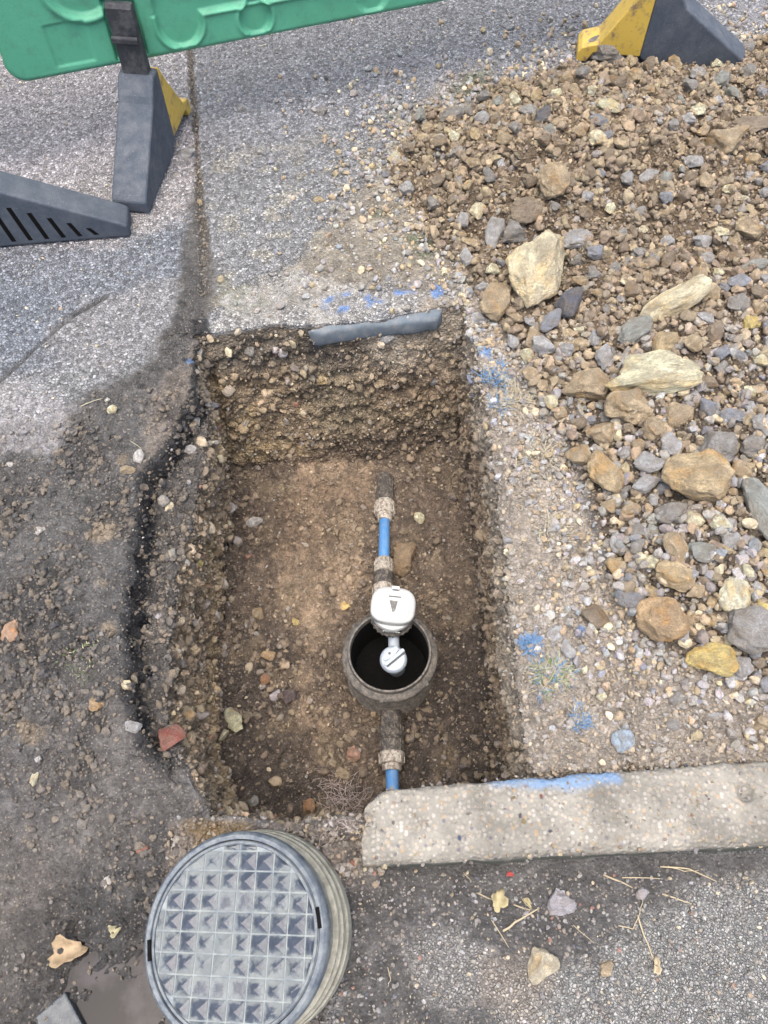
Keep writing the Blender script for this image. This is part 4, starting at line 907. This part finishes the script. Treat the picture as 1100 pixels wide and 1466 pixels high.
pipe_run('water_pipe', 'blue water pipe with white collars running into the far side of the chamber', ptop, pend, [
    ('coupling', 0, tt(716), .026, .027, M_couple, 10), ('collar', tt(715), tt(733), .0295, .0285, M_collar, 12), ('collar_nose', tt(732), tt(741), .023, .020, M_collar, 0),
    ('pipe', tt(739), tt(799), .0155, .0155, M_pipe, 0), ('collar', tt(797), tt(817), .0225, .027, M_collar, 12), ('coupling', tt(816), tt(836), .027, .027, M_couple, 0),
    ('collar', tt(835), min(1, tt(858)), .0285, .027, M_collar, 10)])
c0 = (CX - .002, CY - .10, PZ); e_ = G(563, 1135, PZ + .0)
ptop = c0; pend = (e_[0], e_[1] - .06, PZ + .005)
def f2(v): return tt(v)
pipe_run('water_pipe', 'muddy black coupling and blue pipe passing from the chamber under the kerb', c0, pend, [
    ('coupling', 0, f2(1036), .0265, .027, M_couple, 0), ('coupling', f2(1035), f2(1054), .0275, .031, M_couple, 10), ('ring', f2(1054), f2(1057), .0315, .0315, M_couple, 0), ('coupling', f2(1052), f2(1075), .0275, .0275, M_couple, 10), ('collar', f2(1074), f2(1092), .0305, .0295, M_collar, 8),
    ('collar_nose', f2(1091), f2(1101), .024, .023, M_collar, 0), ('pipe', f2(1100), 1, .0155, .0155, M_pipe, 0)])

# ------------------------------------------------------------------ chamber cover lying beside the kerb
LZ = .075; lx, ly = G(334, 1340, LZ); RO, RP = .1525, .1385
up = Vector((-.20, -.09, 1)).normalized()
cv = empty('chamber_cover', (lx, ly, LZ)); cv.rotation_mode = 'QUATERNION'; cv.rotation_quaternion = Vector((0, 0, 1)).rotation_difference(up) @ Euler((0, 0, R(-1.5))).to_quaternion()
tag(cv, 'round blue grey chamber cover with a grid of pyramid studs, tilted beside the puddle', 'chamber cover')
lathe('cover_frame', [(RP + .0012, -.02), (RP + .0012, -.001), (RP + .002, 0), (RO - .006, .0005), (RO - .002, -.003), (RO, -.009), (RO, -.022), (RO - .006, -.026)], M_frame, cv, 96)
lathe('cover_body', [(RO - .008, -.024), (RO - .007, -.062), (RO + .001, -.064), (RO + .002, -.069), (RO - .005, -.072), (RO - .005, -.082), (RO + .004, -.084), (RO + .005, -.094), (RO - .004, -.097), (RO - .006, -.108), (RO + .006, -.111), (RO + .007, -.13), (RO - .006, -.133), (RO - .012, -.1)], M_lbody, cv, 96, wob=lambda a, j: .004 * math.sin(3 * a + j * .2))
lathe('cover_plate', [(.0005, -.0030), (RP - .0015, -.0030), (RP - .0003, -.0042), (RP - .0003, -.015)], M_plate, cv, 96)
lathe('plate_rim', [(RP - .0065, -.0032), (RP - .0055, -.0006), (RP - .0018, -.0006), (RP - .0012, -.0032)], M_frame, cv, 96)
PT = .0296; hf = PT / 2 - .0013
circ = [(math.cos(2 * math.pi * k / 72) * (RP - .007), math.sin(2 * math.pi * k / 72) * (RP - .007)) for k in range(72)]
def clip(poly, cp):
    out = poly
    for i in range(len(cp)):
        a, b = cp[i], cp[(i + 1) % len(cp)]; inp = out; out = []
        if not inp: break
        def ins(p): return (b[0] - a[0]) * (p[1] - a[1]) - (b[1] - a[1]) * (p[0] - a[0]) >= 0
        for k in range(len(inp)):
            p, q = inp[k], inp[(k + 1) % len(inp)]
            ip, iq = ins(p), ins(q)
            if ip: out.append(p)
            if ip != iq:
                d1 = (b[0] - a[0]) * (p[1] - a[1]) - (b[1] - a[1]) * (p[0] - a[0]); d2 = (b[0] - a[0]) * (q[1] - a[1]) - (b[1] - a[1]) * (q[0] - a[0]); t = d1 / (d1 - d2)
                out.append((p[0] + (q[0] - p[0]) * t, p[1] + (q[1] - p[1]) * t))
    return out
for iy in range(-5, 5):
    for ix in range(-5, 5):
        cx0, cy0 = (ix + .45) * PT, (iy + .62) * PT
        sq = [(cx0 - hf, cy0 - hf), (cx0 + hf, cy0 - hf), (cx0 + hf, cy0 + hf), (cx0 - hf, cy0 + hf)]
        pl = clip(sq, circ)
        if len(pl) < 3: continue
        ar = abs(sum(pl[k][0] * pl[(k + 1) % len(pl)][1] - pl[(k + 1) % len(pl)][0] * pl[k][1] for k in range(len(pl)))) / 2
        if ar < 5e-5: continue
        flat = (iy == 1 and ix in (-1, 0)) or (iy == -3 and ix in (-2, -1, 0))
        if flat: ap, hgt = (sum(p[0] for p in pl) / len(pl), sum(p[1] for p in pl) / len(pl)), -.0015
        else:
            ap = (cx0, cy0) if ar > .6 * (2 * hf) ** 2 else (sum(p[0] for p in pl) / len(pl), sum(p[1] for p in pl) / len(pl)); hgt = .0034 * min(1, (ar / (2 * hf) ** 2) ** .5)
        pl = [(p[0] - cx0, p[1] - cy0) for p in pl]; ap = (ap[0] - cx0, ap[1] - cy0)
        n_ = len(pl); V = [(p[0], p[1], -.0032) for p in pl] + [(p[0], p[1], -.0018) for p in pl] + [(ap[0] + (p[0] - ap[0]) * .1, ap[1] + (p[1] - ap[1]) * .1, hgt) for p in pl]
        Fc = [(k, (k + 1) % n_, n_ + (k + 1) % n_, n_ + k) for k in range(n_)] + [(n_ + k, n_ + (k + 1) % n_, 2 * n_ + (k + 1) % n_, 2 * n_ + k) for k in range(n_)] + [tuple(2 * n_ + k for k in range(n_))]
        link('stud', pydata('stud', V, Fc, M_stud), cv, (cx0, cy0, 0))
for sx_, a0 in ((1, 12), (-1, 190)):
    aa = R(a0); b = box('lifting_slot', .006, .03, .004, ((RP + .002) * math.cos(aa), (RP + .002) * math.sin(aa), -.0005), M_inner, cv, aa, .001)

# ------------------------------------------------------------------ barrier panels and their feet
PA = np.array([-.995, 2.02]); PB = np.array([.206, 2.45]); pd = (PB - PA) / np.linalg.norm(PB - PA); pyaw = math.atan2(pd[1], pd[0]); PZB = .245
pn = np.array([pd[1], -pd[0]])                 # towards the camera
def onpanel(px, py):                           # (u, v) on the panel's front
    d = ray(px, py); o_ = np.array([0, 0, H]); n3_ = np.array([pn[0], pn[1], 0]); p0 = np.array([PA[0], PA[1], PZB]) + n3_ * .02
    t = ((p0 - o_) @ n3_) / (d @ n3_); q = o_ + d * t - p0; return (q[:2] @ pd, q[2])
def panel(name, label, loc, yaw, L=2.0, feats=True):
    e = empty('plastic_barrier', loc, (0, 0, yaw)); tag(e, label, 'barrier')
    nu, nv = 440, 200; us = np.linspace(0, L, nu); vs = np.concatenate([np.linspace(0, .34, 110), np.linspace(.34, 1.0, 91)[1:]]); nv = len(vs)
    U, W = np.meshgrid(us, vs); U = U.ravel(); W = W.ravel()
    rr = .05; dx = np.abs(U - L / 2) - (L / 2 - rr); dy = np.abs(W - .5) - (.5 - rr)
    d = rr - (np.hypot(np.maximum(dx, 0), np.maximum(dy, 0)) + np.minimum(np.maximum(dx, dy), 0))      # inside positive
    fr = np.zeros(len(U))
    def sd_c(c, r): return r - np.hypot(U - c[0], W - c[1])
    def caps(a, b, r):
        a = np.array(a); b = np.array(b); ee = b - a; q = np.c_[U, W] - a; t = np.clip(q @ ee / (ee @ ee), 0, 1); return r - np.linalg.norm(q - t[:, None] * ee, axis=1)
    def rec(s, dep, soft=.006): return -dep * sstep(-soft, soft, s)
    if feats:
        c1_ = onpanel(258, 34); c2_ = onpanel(367, 31); c3_ = onpanel(110, -30); e1 = onpanel(700, -60)
        L1 = caps(c1_, (c2_[0], c1_[1] + (c2_[0] - c1_[0]) * .02), .012)
        big = caps((c1_[0], c1_[1]), (c1_[0] - .0, c1_[1] + .05), .058)
        chan = caps((c1_[0], c1_[1] + .045), (1.7, c1_[1] + .045), .026)
        fr += rec(np.maximum(big, chan), .012)
        sc_ = (c2_[0], c2_[1] + .01); fr += rec(sd_c(sc_, .044), .012) * 1.0 + .006 * sstep(.012, 0, np.abs(sd_c(sc_, .048)))
        fr += .006 * sstep(.010, 0, np.abs(np.maximum(big, chan) + .006)) * (W < c1_[1] + .03)
        for k in range(1, 3): fr += rec(sd_c((sc_[0] + .34 * k, sc_[1]), .044), .012)
        up_ = sd_c(c3_, .085); fr += rec(up_, .012) + .008 * sstep(.014, 0, np.abs(up_ + .01))
        q_ = [onpanel(62, 38), onpanel(118, 27), onpanel(137, 85), onpanel(82, 97)]
        u0, u1 = (q_[0][0] + q_[3][0]) / 2, (q_[1][0] + q_[2][0]) / 2; v0, v1 = (q_[2][1] + q_[3][1]) / 2, (q_[0][1] + q_[1][1]) / 2
        sq = np.minimum((u1 - u0) / 2 - np.abs(U - (u0 + u1) / 2), (v1 - v0) / 2 - np.abs(W - (v0 + v1) / 2)); fr += rec(sq, .0035, .002)
        sl = [onpanel(150, 12), onpanel(190, 5), onpanel(212, 97), onpanel(180, 104)]
        su = np.mean([s_[0] for s_ in sl]); sw = .040
        slot = np.minimum(sw - np.abs(U - su), .17 - W); fr += rec(slot, .03, .003)
        e['slot_u'] = float(su)
        fr += rec(np.minimum(.30 - np.abs(U - 1.2), .30 - np.abs(W - .66)), .012)
    fr = fr + .0012 * fbm(np.c_[U, W, W * 0], .15, 3, 4)
    T = .022
    edge_ = 1 - np.sqrt(np.clip(1 - (1 - np.clip(d / .018, 0, 1)) ** 2, 0, 1))
    yf = -T * (1 - edge_) - np.where(d > .018, fr, fr * 0); yb = T * (1 - edge_)
    # keep the outline: pull outside corner points onto the rounded outline
    out = d < 0; qx = np.sign(U - L / 2) * (L / 2 - rr) + L / 2; qy = np.sign(W - .5) * (.5 - rr) + .5
    vx = U - qx; vy = W - qy; ln = np.hypot(vx, vy) + 1e-9; U2 = np.where(out, qx + vx / ln * rr, U); W2 = np.where(out, qy + vy / ln * rr, W)
    yf = np.where(out, 0, yf); yb = np.where(out, 0, yb)
    V = np.concatenate([np.c_[U2, yf, W2], np.c_[U2, yb, W2]]); ii_ = np.arange(nu * nv).reshape(nv, nu)
    q1 = np.stack([ii_[:-1, :-1], ii_[:-1, 1:], ii_[1:, 1:], ii_[1:, :-1]], -1).reshape(-1, 4)
    me = mesh_np('panel', V, np.concatenate([q1, q1[:, ::-1] + nu * nv]), M_green, None, True); link('panel', me, e)
    return e
pe = panel('barrier_panel', 'green plastic barrier panel crossing the top left of the view', (PA[0], PA[1], PZB), pyaw)
p2 = panel('barrier_panel', 'darker green barrier panel end at the far left edge behind the slotted foot', (-1.02, 1.985, PZB), pyaw + R(180 - 20), 2.0, False)
def foot(name, label, loc, yaw, Lf=.56, slots=False, tongue=True, wd=.10, hh=.235, ysplit=.306):
    """profile runs along +Y local from the low near end to the yellow far end"""
    e = empty('ballast_block', loc, (0, 0, yaw)); tag(e, label, 'barrier foot', 'black and yellow rubber barrier feet')
    def prism(nm, prof, w0, mat, bv=.006):
        n = len(prof); V = [(-w0 / 2, y_, z2) for y_, z2 in prof] + [(w0 / 2, y_, z2) for y_, z2 in prof]
        Fc = [tuple(range(n)), tuple(range(n, 2 * n))[::-1]] + [(k, k + n, (k + 1) % n + n, (k + 1) % n) for k in range(n)]
        return bevel(link(nm, pydata(nm, V, Fc, mat), e), bv, 3)
    s = Lf / .56
    blk = [(0, 0), (0, .035), (.012, .046), (.215, .185), (.225, .20), (.262, hh), (ysplit, hh), (ysplit, .03), (.30, .022), (.25, 0)]
    body = prism('foot_body', [(y_ * s, z2) for y_, z2 in blk], wd, M_rubber, .007)
    yel = [(ysplit, .03), (ysplit, hh), (.316, hh - .006), (.345, hh - .055), (.43, .060), (.475, .045), (.485, .03), (.485, 0), (.455, 0), (.44, .03)]
    prism('reflective_end', [(y_ * s, z2) for y_, z2 in yel], wd * .985, M_yellow, .004)
    if slots:
        for k in range(8):
            y0 = (.055 + .030 * k) * s; hz = .03 + (y0 / s) * .68 - .028
            if hz < .018: hz = .018
            sl_ = .016; w0 = .012; z0 = .016
            for sd_ in (1, -1):
                V = [(sd_ * (wd / 2 + .0006), y0, z0), (sd_ * (wd / 2 + .0006), y0 + w0, z0), (sd_ * (wd / 2 + .0006), y0 + w0 + sl_, hz), (sd_ * (wd / 2 + .0006), y0 + sl_, hz)]
                V2 = [(v[0] - sd_ * .02, v[1], v[2]) for v in V]
                cut = link('slot', pydata('slot', V + V2, [(0, 3, 2, 1), (4, 5, 6, 7), (0, 1, 5, 4), (1, 2, 6, 5), (2, 3, 7, 6), (3, 0, 4, 7)], M_inner), e)
    if tongue:
        t_ = [(.268, hh - .01), (.268, .40), (.275, .41), (.29, .41), (.298, .40), (.298, hh - .01)]
        prism('tongue', [(y_ * s, z2) for y_, z2 in t_], .070, M_tongue, .004)
        prism('tongue_ridge', [(y_ * s - .004, z2) for y_, z2 in [(.265, .315), (.26, .32), (.26, .332), (.265, .338)]], .070, M_tongue, .002)
    return e
fx, fy = G(190, 306)
foot('barrier_foot', 'black barrier foot with yellow far end, standing under the green panel beside the pavement joint', (fx, fy, .004), R(-7))
f2x, f2y = G(186, 338)
foot('barrier_foot', 'dark grey slotted barrier foot lying in from the left edge of the view', (f2x, f2y + .035, .004), R(97), Lf=.82, slots=True, tongue=False, wd=.085, hh=.25)
f3a = G(1058, 84, .03)
foot('barrier_foot', 'black barrier foot with a yellow end half buried by the heap at the top right', (f3a[0] + .02, f3a[1], .005), R(81), Lf=.62, tongue=True, wd=.11, hh=.27)

# ------------------------------------------------------------------ puddle and slab
M_water = NT('muddy_water'); M_water.b.inputs['Roughness'].default_value = .06
M_water.fin(M_water.mix((.009, .008, .009), (.030, .027, .029), M_water.ramp(M_water.noise(9, 5, .6), [(.5, 0), (.62, 1)])), .14, M_water.bump(M_water.noise(8, 2, .5), .0006, .5)); M_water.b.inputs['Specular IOR Level'].default_value = .14
pz = ground_z(*G(180, 1420, -.1)) + .007
pl = GP([(-250, 1300), (420, 1300), (420, 1800), (-250, 1800)], pz)
pud_z = float(np.median(P[(pud > .05) & inframe, 2])) + .006
gx0, gx1 = -1.2, -.14; me = pydata('puddle', [(gx0, -.32, pud_z), (gx1, -.32, pud_z), (gx1, .12, pud_z), (gx0, .12, pud_z)], [(0, 1, 2, 3)], M_water.m)
tag(link('puddle', me), kind='structure')
sx0, sy0 = G(105, 1418, pud_z + .006)
sb = box('rubber_mat_corner', .22, .22, .018, (0, 0, 0), mat_plastic('wet_slab', (.03, .038, .044), (.12, .13, .13), .5, .3, 2, .45, .7), None, bv=.003)
sb.location = (sx0 - .025, sy0 - .156, pud_z - .001); sb.rotation_euler = (R(1), R(-2), R(40)); sb.name = 'flat_slab'; tag(sb, 'corner of a dark grey flat slab lying in the puddle', 'slab')

# ------------------------------------------------------------------ plants, straw, leaves, rootlets
def blades(name, label, px, py, n, spread, hgt, mats, cat='grass tuft', wid=.0013, tall=.6):
    loc, nrm = hit(px, py); e = empty(name, loc); tag(e, label, cat)
    for mi, (mt_, frac) in enumerate(mats):
        V = []; Fc = []
        for k in range(int(n * frac)):
            a = random.uniform(0, 2 * math.pi); r0 = spread * random.random() ** .45 * .7 * (1 + .4 * math.sin(3 * a + px)); x0, y0 = r0 * math.cos(a), r0 * math.sin(a)
            L_ = hgt * random.uniform(.5, 1.1); a2 = a + random.gauss(0, 1.3); lean = random.uniform(.1, .9); b0 = len(V); side = Vector((-math.sin(a2), math.cos(a2), 0)) * wid
            for s_ in range(5):
                t = s_ / 4; q = Vector((x0 + math.cos(a2) * L_ * lean * t ** 1.5, y0 + math.sin(a2) * L_ * lean * t ** 1.5, -.004 + L_ * tall * (t - .45 * lean * t * t))); w2 = side * (1 - t * .85)
                V += [q - w2, q + w2]
            for s_ in range(4): Fc.append((b0 + 2 * s_, b0 + 2 * s_ + 1, b0 + 2 * s_ + 3, b0 + 2 * s_ + 2))
        link('blades', pydata('blades', V, Fc, mt_), e)
    return e
blades('grass_tuft', 'grey green grass tuft with blue sprayed tips on the strip right of the chamber', 787, 965, 620, .045, .045, [(M_gdry, .35), (M_grass, .2), (M_gblue, .22)])
blades('grass_tuft', 'small bright blue sprayed grass tuft left above the grey green tuft', 760, 922, 330, .022, .025, [(M_gblue, 1)])
blades('grass_tuft', 'blue sprayed grass tuft near the back edge of the kerb', 832, 1028, 300, .028, .026, [(M_gblue, .7), (M_gdry, .3)])
blades('grass_tuft', 'blue sprayed weed at the right trench edge below the far corner', 708, 540, 280, .04, .045, [(M_gblue, .8), (M_gdry, .2)], wid=.0014)
blades('grass_tuft', 'blue sprayed weed just below another at the right trench edge', 716, 578, 160, .03, .035, [(M_gblue, .7), (M_gdry, .3)], wid=.0014)
blades('grass_tuft', 'grey dry twiggy weed beside the blue sprayed weeds', 742, 570, 130, .05, .05, [(M_gdry, 1)])
blades('grass_tuft', 'grey dry weed with a trace of blue on the dusty strip', 770, 660, 110, .055, .05, [(M_gdry, .95), (M_gblue, .05)])
blades('grass_tuft', 'pale dry grass clump beside the heap in mid strip', 795, 760, 90, .045, .035, [(M_gdry, 1)])
blades('moss_patch', 'green moss patch on the dusty asphalt left of the heap', 592, 372, 260, .09, .012, [(M_grass, .8), (M_gdry, .2)], 'moss', .0022)
blades('moss_patch', 'faint green moss by the cream crumbs on the mud left of the ledge', 118, 945, 130, .06, .010, [(M_grass, .7), (M_gdry, .3)], 'moss')
def strand(name, label, pts, r, mat, cat, parent=None, lift=.003, group=None):
    Vs = []
    for (px, py) in pts:
        loc, _ = hit(px, py); Vs.append(loc + Vector((0, 0, lift)))
    fine = []
    for a, b in zip(Vs[:-1], Vs[1:]):
        for t in (0, .33, .66): fine.append(a.lerp(b, t) + Vector((random.uniform(-1, 1) * .001, random.uniform(-1, 1) * .001, random.uniform(0, 1) * .0015)))
    fine.append(Vs[-1]); o = tube(name, fine, r, mat, parent, 5, [r * (1 - .5 * i / len(fine)) for i in range(len(fine))])
    if label: tag(o, label, cat, group)
    return o
SG = 'dry stalks on the road before the kerb'
for pts, r_, lb in [([(720, 1333), (745, 1315), (772, 1300)], .0022, 'thick dry straw touching the pale violet grey stone'), ([(863, 1252), (905, 1271)], .0018, 'dry straw at the kerb foot, left of a long bundle'),
                    ([(890, 1256), (945, 1258)], .0012, 'thin straight straw parallel to the kerb'), ([(945, 1241), (985, 1244), (1025, 1262)], .0016, 'curved pale stalk below the kerb near the right'),
                    ([(955, 1240), (980, 1248), (1000, 1246)], .001, 'short thin stalk tangled with the curved pale stalk'), ([(948, 1280), (990, 1294)], .0015, 'slanting straw below the curved pale stalk'),
                    ([(912, 1310), (922, 1340), (935, 1375)], .0018, 'long stalk running down the road towards the bottom'), ([(885, 1325), (905, 1330), (915, 1308), (920, 1285)], .0012, 'hooked thin stalk above the long stalk'),
                    ([(820, 1324), (850, 1350)], .0009, 'hair-thin stalk right of the cream lumpy stone'), ([(704, 1316), (728, 1356)], .001, 'thin stalk below the curled pale leaf'),
                    ([(735, 1296), (762, 1303)], .0014, 'short straw between leaf and thick straw'), ([(683, 1279), (705, 1288)], .0014, 'short twig left of the curled pale leaf'),
                    ([(664, 1250), (675, 1262)], .0008, 'tiny stalk near the kerb left part'), ([(556, 1385), (560, 1400), (556, 1412)], .001, 'thin curved fibre on the road at lower left of the pale patch'),
                    ([(990, 1160), (1000, 1170), (1015, 1180)], .0008, 'thin fibre lying on top of the kerb')]:
    strand('dry_stalk', lb, pts, r_, M_straw, 'straw', group=SG)
strand('twig', 'thin pale twig on the soil left of the far trench corner', [(116, 583), (130, 577), (148, 571)], .0014, M_gdry, 'twig')
strand('twig', 'short dark twig on the lilac soil near the far left trench corner', [(246, 481), (258, 478), (270, 478)], .0018, M_couple, 'twig')
strand('twig', 'pale splinter above the white shell-like chip', [(188, 632), (203, 643)], .001, M_gdry, 'twig')
rb = empty('rootlets', hit(490, 1150)[0]); tag(rb, 'mat of fine pale rootlets on the soil between the trench and the kerb end', 'roots')
for k in range(120):
    x0, y0 = random.gauss(490, 20), random.gauss(1150, 24); a = random.uniform(0, 6.28); pts = [(x0, y0)]
    for s_ in range(4): a += random.uniform(-.7, .7); pts.append((pts[-1][0] + math.cos(a) * 7, pts[-1][1] + math.sin(a) * 7))
    pts = [p for p in pts if 430 < p[0] < 545 and p[1] > 1100]
    if len(pts) < 3: continue
    Vs = [hit(*p)[0] for p in pts]
    if max(v.z for v in Vs) - min(v.z for v in Vs) > .05: continue
    fine = [v + Vector((0, 0, .002 + .002 * random.random())) - rb.location for v in Vs]
    tube('rootlet', fine, .0005, M_root, rb, 4)
def leaf(label, px, py, L_, wd_, col, rot, curl=.012, lobes=3):
    loc, nrm = hit(px, py); V = []; Fc = []; n = 24
    m = NT('dry_leaf'); c = m.mix(col, tuple(k * .55 for k in col), m.ramp(m.noise(60, 5, .6), [(.4, 0), (.7, 1)])); m.fin(c, .7)
    rings = [0, .35, .7, 1.0]; V.append((0, 0, .004))
    for r_ in rings[1:]:
        for k in range(n):
            a = 2 * math.pi * k / n; q = r_ * (1 + .20 * math.cos(lobes * a + .5) + .09 * math.sin(7 * a + px) + .07 * math.sin(11 * a + 2)); x = q * L_ / 2 * math.cos(a); y = q * wd_ / 2 * math.sin(a)
            V.append((x, y, .004 + curl * (y / (wd_ / 2)) ** 2 * r_ + .003 * math.sin(3 * a + r_ * 4) * r_))
    for k in range(n): Fc.append((0, 1 + k, 1 + (k + 1) % n))
    for i in range(2):
        for k in range(n): a = 1 + i * n + k; b = 1 + i * n + (k + 1) % n; Fc.append((a, a + n, b + n, b))
    o = link('dry_leaf', pydata('dry_leaf', V, Fc, m.m, True), None, loc, (0, 0, R(rot))); md = o.modifiers.new('thick', 'SOLIDIFY'); md.thickness = .0006; tag(o, label, 'leaf')
leaf('curled dry cream leaf lying in the puddle', 97, 1362, .058, .042, (.27, .20, .12), 10, .022, 3)
leaf('small yellowish leaf at the edge of the puddle', 166, 1333, .02, .018, (.26, .24, .15), 40)
leaf('curled pale yellow leaf on the road beneath the kerb', 714, 1289, .034, .026, (.27, .235, .13), 75, .014, 4)
leaf('small yellow leaf on the trench floor left of the chamber', 495, 870, .026, .02, (.36, .27, .11), 20)
leaf('narrow pale leaf next to the curled pale yellow leaf', 754, 1293, .022, .008, (.33, .29, .17), -50)
leaf('pale leaf at the end of the long stalk on the road', 938, 1383, .026, .012, (.33, .28, .19), 80)
